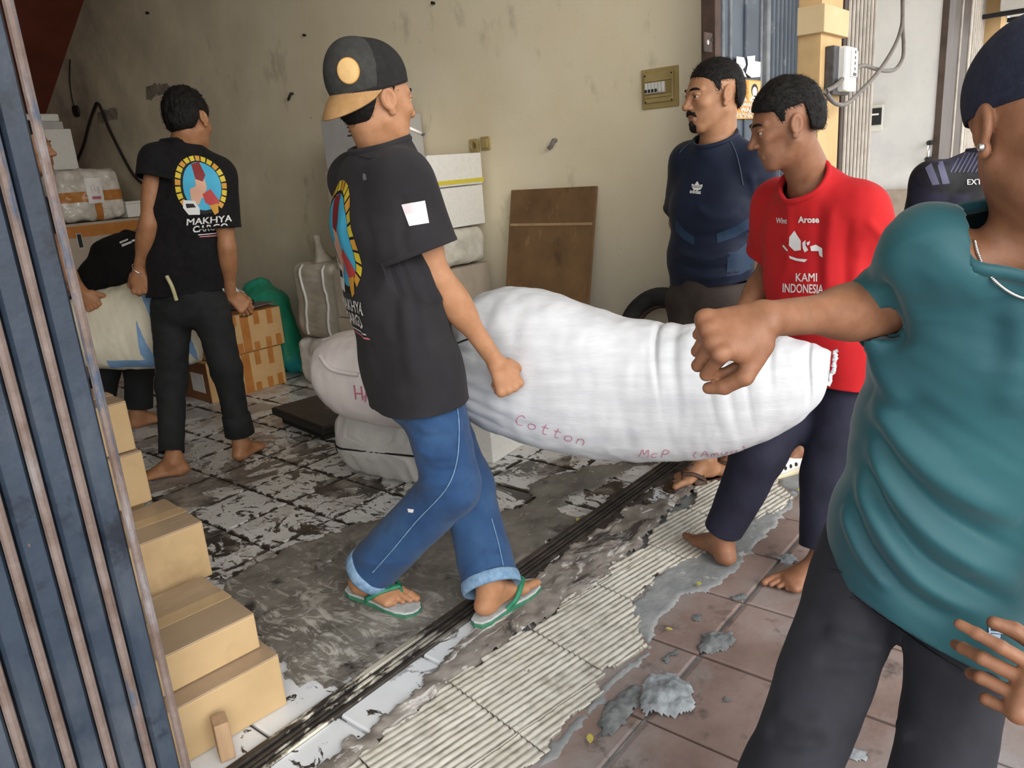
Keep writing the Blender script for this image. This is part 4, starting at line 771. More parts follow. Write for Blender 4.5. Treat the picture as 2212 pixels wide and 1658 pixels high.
cap.eyes(eye_w, eye_i, hair_m)
cap.hair(hair_m, .006, HLN((-.10, -.05, -.036, .004, .012, .022, .032, .07), (-.070, -.058, .03, .03, -.014, -.010, .04, .06)), side=.002, amp=.0012, ns=900, sl=.010)
c_mid = mean(J['hipR'], J['hipL']); U = cap.U; Fr = cap.F
shs = [(pt(907, 880, 2.16), .205, .132), (pt(888, 790, 2.16), .20, .125), (pt(855, 640, 2.15), .195, .122), (pt(828, 480, 2.14), .20, .120), (pt(818, 400, 2.14), .15, .09)]
cap.shirt(chr_tee, shs, pt(922, 536, 2.01), pt(868, 530, 2.48), (pt(900, 862, 2.16), pt(912, 885, 2.16)-pt(898, 820, 2.16)), (pt(828, 312, 2.14), nrm(J['head'][0]-J['neck'])*.5+ZV*.6-RH*.18), rs=.078, re=.084,
    folds=[([(880, 545), (840, 600), (790, 700)], .011, .022), ([(885, 560), (860, 640), (850, 740)], -.010, .018), ([(900, 580), (915, 680), (930, 780)], .010, .02), ([(800, 600), (790, 700), (810, 820)], .008, .022), ([(860, 620), (880, 720), (890, 830)], .008, .020), ([(780, 450), (800, 540), (790, 640)], -.007, .02), ([(800, 360), (760, 420), (740, 520)], -.004, .02), ([(870, 420), (872, 480), (866, 535)], -.006, .014), ([(930, 600), (960, 700), (985, 800)], .005, .016)],
    wr=[(-.006, (6, 6, 3.2), None, 3), (-.002, (20, 20, 7), None, 5)], sh_r=.066)
kf = mean(J['knR'], J['knR'])
cap.pants(denim, pt(893, 842, 2.16), aR+nrm(J['knR']-aR)*.012+nrm(tR)*.012, aL+nrm(J['knL']-aL)*.005, rh=.094, rk=.082, rc=.083, wr=[(-.004, (9, 9, 6), None, 13), (-.002, (22, 22, 28), None, 15)], hipw=(.142, .112), folds=[([(890, 930), (930, 945), (975, 935)], -.005, .010), ([(895, 965), (935, 985), (985, 980)], .007, .012), ([(905, 1000), (950, 1018), (1000, 1010)], -.006, .010), ([(890, 1035), (940, 1045), (1000, 1035)], .008, .013), ([(870, 1075), (920, 1085), (965, 1072)], -.006, .011), ([(985, 900), (1000, 950), (1012, 1000)], .005, .014), ([(770, 1200), (810, 1218), (850, 1212)], .006, .010), ([(1040, 1190), (1065, 1200), (1095, 1195)], .005, .009), ([(1035, 1215), (1065, 1226), (1098, 1218)], -.005, .009)], cuffm=denim_l, cuffw=.020)
ff_t = mat('grey foam', (.38, .40, .41), (.50, .52, .52), .8, 40, 4, .2, 300); ff_s = mat('green rubber', (.03, .15, .085), (.05, .21, .12), .6, 30, 3, .1, 200); ff_g = mat('green strap', (.015, .16, .085), (.03, .22, .12), .45, 40)
flipflop(cap, aR, tR, ZV+nrm(tR)*.06, 1, ff_t, ff_s, ff_g); flipflop(cap, aL, tL, ZV, -1, ff_t, ff_s, ff_g)
# cap worn backward: dome, rear panel turned to the left, bill over the nape, round patch, band
cap_m = mat('charcoal twill', (.032, .033, .031), (.046, .047, .045), .9, 60, 3, .4, 900); cap_d = mat('black twill', (.011, .010, .010), (.017, .016, .016), .9, 60, 3, .4, 900); cap_t = mat('tan suede', (.36, .20, .078), (.43, .25, .11), .9, 50, 4, .3, 700); cap_e = mat('bill underside', (.06, .03, .018), rough=.9); patch_m = mat('round patch leather', (.62, .40, .16), (.70, .47, .21), .8, 60, 3, .2, 500); patch_e = mat('patch stitching', (.55, .27, .06), rough=.8)
c, r, f, u, k = cap.hd; ut = nrm(u-f*.26); ft = nrm(f-ut*(f@ut)); A3 = np.array((r, ft, ut))
cc = cap.W(0, -.020, .052)
def capclip(X, Y, Z): return -((X-cc[0])*ut[0]+(Y-cc[1])*ut[1]+(Z-cc[2])*ut[2])-.022*k
V, Q = net([P_ell(cc, np.array((.087, .107, .096))*k, A3, .01), P_ell(cc-ft*.035*k+ut*.02*k, np.array((.078, .07, .085))*k, A3, .02), P_clip(capclip, cc-.2, cc+.2, .002)], .003)
ce = (V-cc)@A3.T; V, Q = cut(V, Q, cc-ut*.020*k, -ut)
co = mk('cap', V, Q, [cap_m, cap_d], cap.o); solid(co, .003)
fc = (V[Q].mean(1)-cc)@A3.T; co.data.polygons.foreach_set('material_index', (fc[:, 1] > -.018*k+.25*(fc[:, 2]-.03)).astype(np.int32))
L = rim_near(V, Q, cc-ut*.02*k); v, fcs = ring_tube(L, .003, 6, 3.); mk('cap_band', v, fcs, cap_d, co)
v, fcs = tube([cc+ut*.094*k-ft*.006*k, cc+ut*.101*k-ft*.006*k], .008, 10); mk('cap_button', v, fcs, cap_m, co)
n = 22; V = []; F = []                                              # curved bill
for j in range(9):
    for i in range(n+1):
        a = math.radians(-88+176*i/n); q = j/8; b = .076*k*math.sin(a); ln = (.098*k*math.cos(a))*1.0; ex = .066*k*q*max(0, math.cos(a))**.4
        cq = max(0, math.cos(a))**.35; V.append(cc-ut*(.012*k+(.034*q+.020*q*q)*k*cq)-ft*(ln+ex*.70+.004*k)+r*(b*(1.05+.06*q)))
top = len(V); V += [p-ut*.0035 for p in V]
for j in range(8):
    for i in range(n):
        a = j*(n+1)+i; F += [(a, a+1, a+n+2, a+n+1), (top+a+n+1, top+a+n+2, top+a+1, top+a)]
for i in range(n): a = 8*(n+1)+i; F.append((a, a+1, top+a+1, top+a))
bl = mk('bill', V, F, [cap_t, cap_e], co); mi = np.array([1 if min(f_) >= top else 0 for f_ in F], np.int32); bl.data.polygons.foreach_set('material_index', mi)
Vc = np.array([co.matrix_world.translation]); cv = np.array([v.co for v in co.data.vertices])+BASE[cap.o.name]; ctree = BVHTree.FromPolygons(cv.tolist(), [list(p.vertices) for p in co.data.polygons])
pn = nrm(-ft*.80+r*.56+ut*.18); pu = nrm(ut-pn*(ut@pn)); prr = np.cross(pu, pn); po = cc+pn*.10*k+ut*.012*k
lay('cap_patch', poly2d(ell2d(0, 0, .0270, .0300), .012), patch_e, co, ctree, po, prr, pu, .0018, .1); lay('cap_patch_face', poly2d(ell2d(0, 0, .0245, .0275), .012), patch_m, co, ctree, po, prr, pu, .003, .1)
# ---------------------------------------------------------------- the man at the left, seen from behind
aL = gnd(372, 992, .08); aR = gnd(522, 955, .08); tL = gnd(328, 1012)-gnd(388, 1003); tR = gnd(553, 955)-gnd(515, 978)
J = pose(head=(pt(408, 262, 3.60), FH*.85+RH*.22-ZV*.30, ZV+FH*.30-RH*.04, 1.03), neck=pt(396, 312, 3.59), pelvis=pt(408, 660, 3.62), shR=pt(474, 375, 3.58), shL=pt(338, 345, 3.56), elL=pt(322, 480, 3.50), wrL=pt(300, 583, 3.56), elR=pt(490, 530, 3.56), wrR=pt(498, 640, 3.66),
    hipL=pt(370, 668, 3.62), hipR=pt(452, 664, 3.60), knL=pt(370, 832, 3.57), knR=pt(490, 800, 3.54), anL=aL, anR=aR, handL=(-ZV-FH*.05, FH, dict(curl=(75, 85, 55), thumb=.6, sc=1.2)), handR=(-ZV*.6+RH*.5+FH*.25, -RH*.7+FH*.5, dict(curl=(30, 35, 25), thumb=.3)), footL=(tL, ZV, {}), footR=(tR, ZV, {}))
LEN('left', J)
lm = Person('person', sk_b, J, (gnd(440, 990)[0], gnd(440, 990)[1], 0))
lm.o['label'] = 'person seen from behind in black printed t-shirt and black jeans, barefoot, gripping a cream sack'
lm.hair(hair_m, .020, HLN((-.10, -.048, -.038, .002, .010, .030, .05, .08), (-.072, -.055, .026, .026, -.012, -.008, .045, .065)), side=.010, amp=.0035, top=.012, h=.003, sc=(95, 30, 30))
lm.shirt(blk_tee, [(pt(402, 665, 3.62), .176, .128), (pt(406, 560, 3.61), .165, .115), (pt(408, 460, 3.59), .17, .112), (pt(404, 390, 3.58), .172, .11), (pt(400, 355, 3.58), .12, .08)], pt(478+10, 488, 3.57), pt(330, 384, 3.535), (pt(404, 630, 3.61), -ZV+RH*.02), (pt(397, 310, 3.59), ZV+RH*.1+FH*.2), rs=.068, re=.072,
    wr=[(-.006, (6, 6, 4), None, 23), (-.003, (16, 16, 9), None, 25)])
lm.pants(blk_jean, pt(404, 600, 3.61), aR+nrm(J['knR']-aR)*.10, aL+nrm(J['knL']-aL)*.035, rh=.094, rk=.068, rc=.056, hipw=(.152, .115), wr=[(-.005, (8, 8, 6), None, 33), (-.003, (18, 18, 30), None, 35)], cuffm=None)
for nm, cpt, ax in (('cuff', aR+nrm(J['knR']-aR)*.095, J['anR']-J['knR']),):
    V, F = tube([cpt-nrm(ax)*.055, cpt-nrm(ax)*.05, cpt+nrm(ax)*.05, cpt+nrm(ax)*.055], [.060, .066, .070, .064], 18); mk(nm, V, F, blk_jean, lm.o)
slv = mat('silver', (.75, .74, .72), rough=.25, metal=1.)
ax = nrm(J['wrL']-J['elL']); ra, fa, _ = frame(RH, ax); bc = J['wrL']-ax*.005+ra*.0
V, F = tube([bc+(ra*math.cos(a)*.031+fa*math.sin(a)*.031+ax*.010*math.cos(a)) for a in np.linspace(0, 2*math.pi, 25)], .0028, 8); mk('bracelet', V, F, slv, lm.o)
tagm = mat('olive cloth tag', (.40, .38, .20), (.47, .44, .26), .8, 40); V, F = tube(smoothpath([pt(360, 596, 3.47), pt(372, 620, 3.46), pt(381, 648, 3.47)], 5), .009, 6); mk('cloth_strip', V, F, tagm, lm.o)
# ---------------------------------------------------------------- the man with the moustache, navy jersey, hands behind his back
aR = gnd(1522, 992, .09); aL = gnd(1600, 972, .09); tR = gnd(1474, 1010)-gnd(1540, 992)
fa_ = nrm(-RH*.95-FH*.22)
J = pose(head=(pt(1541, 208, 3.06), fa_, ZV-RH*.04, 1.08), neck=pt(1553, 296, 3.08), pelvis=pt(1528, 640, 3.10), shR=pt(1485, 345, 3.20), shL=pt(1634, 352, 2.97), elR=pt(1466, 480, 3.30), wrR=pt(1530, 575, 3.30), elL=pt(1648, 505, 3.05), wrL=pt(1606, 610, 3.22), hipR=pt(1490, 650, 3.15), hipL=pt(1572, 650, 3.05), knR=pt(1500, 830, 3.10), knL=pt(1580, 830, 3.02), anR=aR, anL=aL,
    handR=(RH-ZV*.2, FH, dict(curl=(40, 40, 30))), handL=(-RH-ZV*.3, -FH, dict(curl=(30, 40, 30))), footR=(tR, ZV, {}), footL=(tR, ZV, {}))
LEN('adi', J)
ad = Person('person with moustache and goatee in navy jersey, hands behind the back, looking left', sk_d, J, (aR[0], aR[1], 0), hands='L', feet='R', nr=(.058, .066))
ad.eyes(eye_w, eye_i, hair_m)
HL = HLN((-.10, -.054, -.044, .008, .013, .026, .034, .055, .085), (-.055, -.030, .046, .046, .006, .006, .042, .058, .072))
ad.hair(hair_m, .009, HL, side=.0030, amp=.0012, sc=(220, 50, 60))
for nm, prs in (('moustache', [((-.022, .088, -.052), (0, .0985, -.046)), ((.022, .088, -.052), (0, .0985, -.046)), ((-.026, .078, -.062), (-.022, .088, -.052)), ((.026, .078, -.062), (.022, .088, -.052))]), ('beard', [((-.016, .078, -.094), (.016, .078, -.094)), ((-.010, .076, -.104), (.010, .076, -.104)), ((0, .088, -.084), (0, .084, -.1))])):
    V, Q = net([P_cone(ad.W(*a), ad.W(*b), .0052*1.08, .0052*1.08, .006) if nm == 'moustache' else P_cone(ad.W(*a), ad.W(*b), .0105, .0105, .01) for a, b in prs], .002); mk(nm, wrinkle(V, Q, [(-.0012, (300, 300, 300), None, 3)]), Q, hair_m, ad.o)
ad.shirt(navy_t, [(pt(1530, 650, 3.10), .170, .118), (pt(1534, 560, 3.10), .172, .115), (pt(1547, 450, 3.09), .182, .115), (pt(1555, 385, 3.09), .17, .105), (pt(1556, 350, 3.09), .12, .085)], pt(1470, 450, 3.28), pt(1650, 468, 3.02), (pt(1530, 606, 3.10), -ZV+RH*.14), (pt(1552, 296, 3.06), ZV*.9-RH*.30-FH*.28), rs=.066, re=.068,
    folds=[([(1460, 545), (1520, 560), (1600, 540)], .008, .016), ([(1455, 565), (1520, 582), (1590, 575)], -.007, .014), ([(1460, 590), (1530, 600), (1600, 588)], .007, .014), ([(1500, 440), (1540, 470), (1600, 460)], .005, .018), ([(1470, 500), (1530, 510), (1610, 495)], -.005, .016), ([(1620, 370), (1632, 420), (1640, 460)], .005, .014)],
    wr=[(-.005, (5, 5, 7), None, 43), (-.003, (10, 10, 16), None, 45)])
ad.pants(brn_p, pt(1530, 600, 3.10), J['anR']+nrm(J['knR']-J['anR'])*.035, J['anL']+nrm(J['knL']-J['anL'])*.035, name='trousers', rh=.10, rk=.08, rc=.08, hipw=(.16, .125), wr=[(-.005, (8, 8, 12), None, 53)])
snd = mat('brown rubber sandal', (.06, .032, .022), (.09, .05, .035), .6, 30); flipflop(ad, aR, tR, ZV, 1, snd, snd, snd); flipflop(ad, aL, tR, ZV, -1, snd, snd, snd)
u_ = ZV; t_ = nrm(tR*np.array((1, 1, 0))); r_ = np.cross(t_, u_); V, Q = net([P_cap(aR+t_*.055-r_*.045-u_*.072, aR+t_*.055-u_*.018, t_, .030, .030, .010, .010, .01), P_cap(aR+t_*.055+r_*.045-u_*.072, aR+t_*.055-u_*.018, t_, .030, .030, .010, .010, .01)], .004); mk('sandal_band', V, Q, snd, ad.o)
# ---------------------------------------------------------------- the man in red, at the right end of the sack
aL = gnd(1775, 1205, .08); aR = gnd(1556, 1160, .085); tL = gnd(1712, 1240)-gnd(1775, 1228); tR = gnd(1470, 1113)-gnd(1568, 1192)
J = pose(head=(pt(1697, 270, 2.19), -RH*.93+FH*.10-ZV*.30, ZV-RH*.26, .92), neck=pt(1755, 388, 2.24), pelvis=pt(1792, 800, 2.25), shR=pt(1680, 435, 2.42), shL=pt(1858, 455, 2.14), elR=pt(1664, 588, 2.47), wrR=pt(1590, 690, 2.34), elL=pt(1890, 625, 2.24), wrL=pt(1778, 745, 2.16),
    hipR=pt(1748, 822, 2.34), hipL=pt(1830, 832, 2.22), knR=pt(1640, 975, 2.17), knL=pt(1790, 1025, 2.12), anR=aR, anL=aL, handR=(-RH*.5-ZV*.8, RH*.6-FH*.5, dict(curl=(60, 70, 40))), handL=(-RH*.7-ZV*.6, FH*.6-ZV*.3, dict(curl=(60, 70, 40))), footR=(tR, ZV, {}), footL=(tL, ZV, {}))
LEN('red', J)
rd = Person('barefoot person in red printed t-shirt holding the right end of the big sack', sk_c, J, (aL[0], aL[1], 0), nr=(.05, .056), thin=1)
rd.eyes(eye_w, eye_i, hair_m)
rd.hair(hair_m, .017, HLN((-.10, -.054, -.044, .010, .016, .028, .038, .060, .085), (-.048, -.030, .048, .048, .014, .014, .050, .056, .066)), side=.004, amp=.0018, top=.006, sc=(150, 30, 40))
rd.shirt(red_t, [(pt(1794, 880, 2.27), .180, .140), (pt(1786, 740, 2.27), .172, .130), (pt(1770, 600, 2.27), .17, .120), (pt(1764, 490, 2.27), .172, .110), (pt(1758, 450, 2.27), .12, .085)], pt(1668, 540, 2.47), pt(1885, 545, 2.19), (pt(1800, 812, 2.27), -ZV-RH*.12), (pt(1738, 386, 2.22), ZV*.62-RH*.62-FH*.34), rs=.072, re=.078,
    folds=[([(1800, 440), (1790, 540), (1785, 640)], .007, .016), ([(1835, 470), (1825, 560), (1830, 660)], -.007, .014), ([(1770, 430), (1765, 520), (1770, 640)], -.005, .016), ([(1860, 520), (1850, 600), (1850, 700)], .007, .016), ([(1700, 420), (1705, 500), (1700, 600)], .004, .016), ([(1870, 470), (1895, 500), (1915, 520)], .005, .012)],
    wr=[(-.006, (8, 8, 2.5), None, 63), (-.0025, (18, 18, 7), None, 65)])
rd.pants(navy_p, pt(1790, 790, 2.27), J['anR']+nrm(J['knR']-J['anR'])*.035, J['anL']+nrm(J['knL']-J['anL'])*.035, name='trousers', rh=.098, rk=.078, rc=.066, hipw=(.155, .12), wr=[(-.006, (7, 7, 4), None, 73), (-.003, (16, 16, 12), None, 75)])
# ---------------------------------------------------------------- the man in teal hurrying past close to the camera
def drop(kn, away, L=.38, z=.085):
    h = kn[2]-z; q = math.sqrt(max(L*L-h*h, 1e-4)); a = kn+nrm(away*np.array((1, 1, 0)))*q; a[2] = z; return a
kR, kL = pt(1700, 1690, 1.02), pt(2025, 1720, .97); aR = drop(kR, -FH*.6-RH*.7); aL = drop(kL, -FH*.5-RH*.1)
J = pose(head=(pt(2256, 268, .99), -FH*.97+RH*.14-ZV*.06, ZV+RH*.04-FH*.05, .96), neck=pt(2270, 510, 1.04), pelvis=pt(2000, 1150, 1.16), shR=pt(2012, 545, 1.05), shL=pt(2450, 585, .98), elR=pt(1925, 666, 1.17), wrR=pt(1660, 688, 1.03), elL=pt(2520, 980, .98), wrL=pt(2322, 1545, .86), hipR=pt(1885, 1180, 1.20), hipL=pt(2095, 1215, 1.13), knR=kR, knL=kL, anR=aR, anL=aL,
    handR=(-RH*.95-ZV*.20-FH*.1, -ZV*.55+RH*.35+FH*.6, dict(curl=(68, 85, 55), thumb=.75, sc=1.05)), handL=(-RH*.80+ZV*.52, FH*.8-ZV*.3, dict(curl=((16, 25, 15), (38, 42, 25), (48, 55, 35), (55, 60, 35)), thumb=.3, sc=1.12, spread=.4)), footR=(-FH*.5-RH*.6, ZV, {}), footL=(-FH*.7-RH*.4, ZV, {}))
LEN('teal', J)
tl = Person('person in a teal jersey and dark washed jeans hurrying past nearest to the viewer', sk_c, J, (mean(aR, aL)[0], mean(aR, aL)[1], 0), nr=(.052, .056), feet='')
tl.eyes(eye_w, eye_i, hair_m)
TS = [(pt(1990, 1520, 1.15), .172, .158), (pt(1992, 1330, 1.15), .162, .146), (pt(2012, 1150, 1.15), .150, .126), (pt(2060, 950, 1.135), .143, .115), (pt(2140, 760, 1.10), .158, .110), (pt(2195, 640, 1.07), .145, .095), (pt(2228, 575, 1.05), .105, .072)]
def px_fold(L, s, r_, k=.018):
    P = [pt(x, y, s) for x, y in L]; return [P_cone(a, b, r_*(1 if 0 < i < len(P)-2 else .6), r_*(1 if i < len(P)-2 else .4), k) for i, (a, b) in enumerate(zip(P[:-1], P[1:]))]
tl.shirt(teal_t, TS, (pt(1886, 666, 1.15), pt(1660, 688, 1.03)-pt(1925, 666, 1.17), pt(1940, 650, 1.165)), pt(2500, 800, .98), (pt(2000, 1325, 1.15), nrm(pt(1950, 1330, 1.16)-pt(2010, 1130, 1.16))-RH*.34), (pt(2242, 520, 1.02), ZV*.78-FH*.62), rs=.053, re=.047, neckr=.115, h=.005, sh_r=.062,
    folds=[([(1885, 850), (1945, 950), (2050, 1045), (2205, 1130)], .016, .022), ([(1890, 905), (1940, 1010), (2040, 1110), (2205, 1200)], -.012, .016), ([(1880, 940), (1930, 1060), (2030, 1170), (2205, 1270)], .016, .020), ([(1872, 985), (1915, 1100), (2010, 1215), (2190, 1310)], -.013, .014), ([(1855, 1010), (1890, 1120), (1985, 1250), (2140, 1340)], .014, .017), ([(1835, 1060), (1870, 1165), (1950, 1270), (2060, 1340)], -.010, .012), ([(1820, 1090), (1860, 1190), (1930, 1280)], .010, .012), ([(1890, 600), (1925, 680), (1940, 760)], -.016, .020), ([(1880, 720), (1905, 800), (1960, 880)], .012, .022), ([(2150, 640), (2160, 720), (2150, 800)], -.006, .018), ([(2180, 650), (2190, 760), (2180, 900)], .007, .022), ([(1960, 520), (1980, 600), (1985, 690)], -.006, .03)],
    wr=[(-.003, (3.2, 3.2, 14), np.array((nrm(RH), nrm(FH), nrm(ZV+RH*.75))), 83), (-.0025, (8, 8, 30), np.array((nrm(RH), nrm(FH), nrm(ZV+RH*.75))), 85)])
tl.pants(gry_jean, pt(2005, 1170, 1.17), aR+ZV*.03, aL+ZV*.03, rh=.083, rk=.070, rc=.066, hipw=(.118, .088), folds=[([(1915, 1400), (1850, 1390), (1780, 1360)], .008, .014), ([(1915, 1430), (1840, 1440), (1760, 1430)], -.006, .012), ([(1930, 1360), (1990, 1400), (2060, 1430)], .007, .014), ([(1670, 1520), (1730, 1560), (1790, 1560)], .007, .014), ([(1650, 1570), (1710, 1605), (1790, 1600)], -.007, .012), ([(1925, 1440), (1930, 1520), (1960, 1600)], .006, .014)], wr=[(-.004, (8, 8, 5), None, 93), (-.002, (20, 20, 14), None, 95)])
cap_n = mat('navy knit', (.010, .013, .030), (.018, .022, .045), .9, 90, 3, .4, 700); c, r, f, u, k = tl.hd; ut = nrm(u-f*.28); ft = nrm(f-ut*(f@ut)); cc = tl.W(0, -.016, .045)
V, Q = net([P_ell(cc, np.array((.080, .104, .096))*k, np.array((r, ft, ut)), .01), P_clip(lambda X, Y, Z: -((X-cc[0])*ut[0]+(Y-cc[1])*ut[1]+(Z-cc[2])*ut[2])-.03*k, cc-.2, cc+.2, .002)], .0035); V, Q = cut(V, Q, cc-ut*.026*k, -ut); o = mk('cap', V, Q, cap_n, tl.o); solid(o, .004)
# ---------------------------------------------------------------- the man behind, mostly hidden by the teal one
aR = gnd(1722, 972, .08); aL = gnd(1868, 990, .08); tt = -RH*.9-FH*.3
J = pose(head=(pt(2200, 232, 3.02), -FH-RH*.2, ZV, 1.0), neck=pt(2150, 325, 3.05), pelvis=pt(2098, 690, 3.04), shR=pt(2010, 388, 3.05), shL=pt(2235, 400, 3.0), elR=pt(1985, 530, 3.14), wrR=pt(1960, 640, 3.08), elL=pt(2260, 560, 2.96), wrL=pt(2150, 680, 2.86), hipR=pt(2080, 705, 3.12), hipL=pt(2105, 710, 2.95), knR=pt(1862, 775, 3.12), knL=pt(1905, 768, 2.96), anR=aR, anL=aL, footR=(tt, ZV, {}), footL=(tt, ZV, {}), handR=(-RH*.7-ZV*.5, -ZV, dict(curl=(30, 35, 25))), handL=(-RH*.9-ZV*.4, -ZV, dict(curl=(25, 30, 20))))
LEN('ext', J)
ex = Person('seated person in dark patterned jersey and white clogs behind the person in teal', sk_c, J, (J['pelvis'][0], J['pelvis'][1], 0), ch=.008, feet='')
ex.eyes(eye_w, eye_i, hair_m); ex.hair(hair_m, .012, HL, side=.004, amp=.002)
ex_t = mat('black patterned jersey', (.007, .007, .010), (.024, .024, .05), .7, 9, 2, .1, 600, .45, .6)
ex.shirt(ex_t, [(pt(2098, 720, 3.04), .17, .13), (pt(2105, 580, 3.05), .165, .12), (pt(2125, 440, 3.04), .18, .115), (pt(2145, 385, 3.04), .13, .09)], pt(1984, 492, 3.12), pt(2256, 500, 2.97), (pt(2098, 725, 3.04), -ZV), (pt(2150, 322, 3.05), ZV), wr=[(-.005, (7, 7, 6), None, 103)])
ex.pants(blk_jean, pt(2098, 670, 3.04), J['anR']+nrm(J['knR']-J['anR'])*.035, J['anL']+nrm(J['knL']-J['anL'])*.035, name='trousers', rh=.095, rk=.078, rc=.075, hipw=(.15, .12), wr=[(-.004, (8, 8, 6), None, 113)])
clog = mat('white rubber clog', (.72, .68, .66), (.80, .76, .73), .5, 30); clog_s = mat('cream clog sole', (.66, .58, .40), rough=.6); hole = mat('clog hole', (.02, .02, .02), rough=.9)
for an in (aR, aL):
    t_ = nrm(tt); r_ = np.cross(t_, ZV); W = lambda x, y, z: an+t_*x+r_*y+ZV*z
    V, Q = net([P_cap(W(-.03, 0, -.045), W(.12, 0, -.045), r_, .047, .056, .036, .034, .02, e=2.4), P_ell(W(.12, 0, -.042), (.075, .058, .036), np.array((t_, r_, ZV)), .02), P_cone(W(-.02, 0, .02), W(-.02, 0, .08), .042, .05, .01, 's')], .005); co = mk('clog', V, Q, clog, ex.o); ctree = bvh(V, Q)
    V, Q = net([P_cap(W(-.045, 0, -.070), W(.15, 0, -.070), r_, .050, .060, .018, .018, .01, e=3.)], .005); mk('clog_sole', V, Q, clog_s, co)
    for x, y in ((.05, .02), (.085, .02), (.12, .02), (.05, -.02), (.085, -.02), (.12, -.02), (.07, 0), (.105, 0)):
        for q, (nv, rr, uu) in enumerate(((ZV, t_, r_),)): lay('clog_hole', poly2d(ell2d(x, y, .008, .008, n=10), .02), hole, co, ctree, an, rr, uu, .0012, .2, nv=nv)
    for x in (.045, .075, .105):
        for sg in (-1, 1): lay('clog_hole', poly2d(ell2d(x, -.035, .008, .008, n=10), .02), hole, co, ctree, an, t_, ZV, .0012, .2, nv=r_*sg)
# ---------------------------------------------------------------- the man half hidden by the folded gate, and the one bent double behind the cream sack
J = pose(head=(pt(60, 322, 3.78), RH*.97+FH*.1-ZV*.1, ZV, 1.02), neck=pt(48, 410, 3.80), pelvis=pt(55, 690, 3.85), shR=pt(72, 445, 3.66), shL=pt(50, 440, 3.98), elR=pt(118, 555, 3.60), wrR=pt(180, 632, 3.72), elL=pt(110, 560, 4.02), wrL=pt(170, 640, 3.95), hipR=pt(62, 700, 3.76), hipL=pt(58, 700, 3.93), knR=pt(95, 850, 3.74), knL=pt(95, 850, 3.95), anR=gnd(95, 1015, .08), anL=gnd(100, 985, .08), footR=(RH, ZV, {}), footL=(RH, ZV, {}), handR=(RH*.5-ZV, FH, dict(curl=(50, 60, 40))), handL=(RH*.5-ZV, -FH, {}))
LEN('face', J)
fm = Person('person half hidden by the blue gate, only face and forearm showing', sk_b, J, (gnd(95, 1010)[0], gnd(95, 1010)[1], 0), ch=.008, hands='R', feet='')
fm.eyes(eye_w, eye_i, hair_m); fm.hair(hair_m, .014, HL, side=.004, amp=.003)
fm.shirt(blk_tee, [(pt(55, 700, 3.85), .165, .115), (pt(52, 580, 3.83), .165, .115), (pt(50, 470, 3.82), .165, .105), (pt(50, 440, 3.82), .12, .085)], pt(96, 512, 3.62), pt(85, 512, 4.0), (pt(55, 690, 3.85), -ZV), (pt(50, 405, 3.79), ZV+RH*.15))
fm.pants(blk_jean, pt(55, 670, 3.85), J['anR']+nrm(J['knR']-J['anR'])*.035, J['anL']+nrm(J['knL']-J['anL'])*.035, rc=.065, rk=.07)
J = pose(head=(pt(352, 492, 4.64), FH*.5+RH*.3-ZV*.7, FH*.6+RH*.4+ZV*.4, 1.0), neck=pt(296, 520, 4.50), pelvis=pt(216, 668, 4.24), shR=pt(332, 590, 4.44), shL=pt(225, 545, 4.58), elR=pt(345, 700, 4.42), wrR=pt(335, 780, 4.32), elL=pt(235, 680, 4.64), wrL=pt(250, 770, 4.57), hipR=pt(250, 690, 4.27), hipL=pt(190, 680, 4.30), knR=pt(300, 800, 4.24), knL=pt(228, 800, 4.27), anR=gnd(300, 892, .08), anL=gnd(215, 892, .08), footR=(FH*.5+RH*.6, ZV, {}), footL=(FH*.5+RH*.5, ZV, {}), handR=(-ZV, FH, {}), handL=(-ZV, FH, {}))
LEN('bent', J)
bm_ = Person('person in a black t-shirt bent double behind the cream sack, back turned up', sk_b, J, (gnd(260, 925)[0], gnd(260, 925)[1], 0), ch=.008, hands='', feet='')
bm_.hair(hair_m, .014, HL, side=.004, amp=.003)
bm_.shirt(blk_tee, [(pt(216, 675, 4.24), .17, .13), (pt(240, 610, 4.34), .17, .135), (pt(268, 560, 4.44), .18, .12), (pt(284, 540, 4.49), .13, .09)], pt(338, 650, 4.43), pt(230, 610, 4.62), (pt(205, 700, 4.20), nrm(pt(216, 675, 4.24)-pt(240, 610, 4.34))), (pt(297, 518, 4.51), nrm(pt(296, 520, 4.50)-pt(240, 610, 4.34))), wr=[(-.005, (7, 7, 6), None, 123)])
bm_.pants(blk_jean, pt(225, 655, 4.27), J['anR']+nrm(J['knR']-J['anR'])*.035, J['anL']+nrm(J['knL']-J['anL'])*.035, rc=.075)
# ================================================================= sacks, cartons and the rest of the goods
wht = mat('white woven sack', (.56, .575, .61), (.66, .675, .71), .55, 4, 4, .22, 55, spec=.3, stretch=(1, 1, 7)); crm = mat('cream woven sack', (.60, .56, .44), (.70, .66, .53), .6, 4, 4, .3, 240); gwh = mat('grey white sack', (.56, .55, .53), (.68, .67, .65), .55, 5, 4, .35, 240); pkw = mat('pale pink sack', (.60, .54, .53), (.70, .64, .63), .55, 5, 4, .35, 240)
bge = mat('beige bale cloth', (.40, .36, .29), (.50, .46, .38), .85, 5, 5, .4, 200); blu = mat('blue sack stripe', (.16, .30, .52), (.22, .38, .60), .6, 10); thr_m = mat('black thread', (.010, .010, .012), rough=.8); ink = mat('red ink', (.50, .14, .24), rough=.7)
def grid(A, closeu=True):
    n, m = A.shape[:2]; V = A.reshape(-1, 3); I = np.arange(n*m).reshape(n, m); J = np.roll(I, -1, 1) if closeu else I[:, 1:]; K = I if closeu else I[:, :-1]
    F = np.stack([K[:-1], J[:-1], J[1:], K[1:]], -1).reshape(-1, 4); return V, F
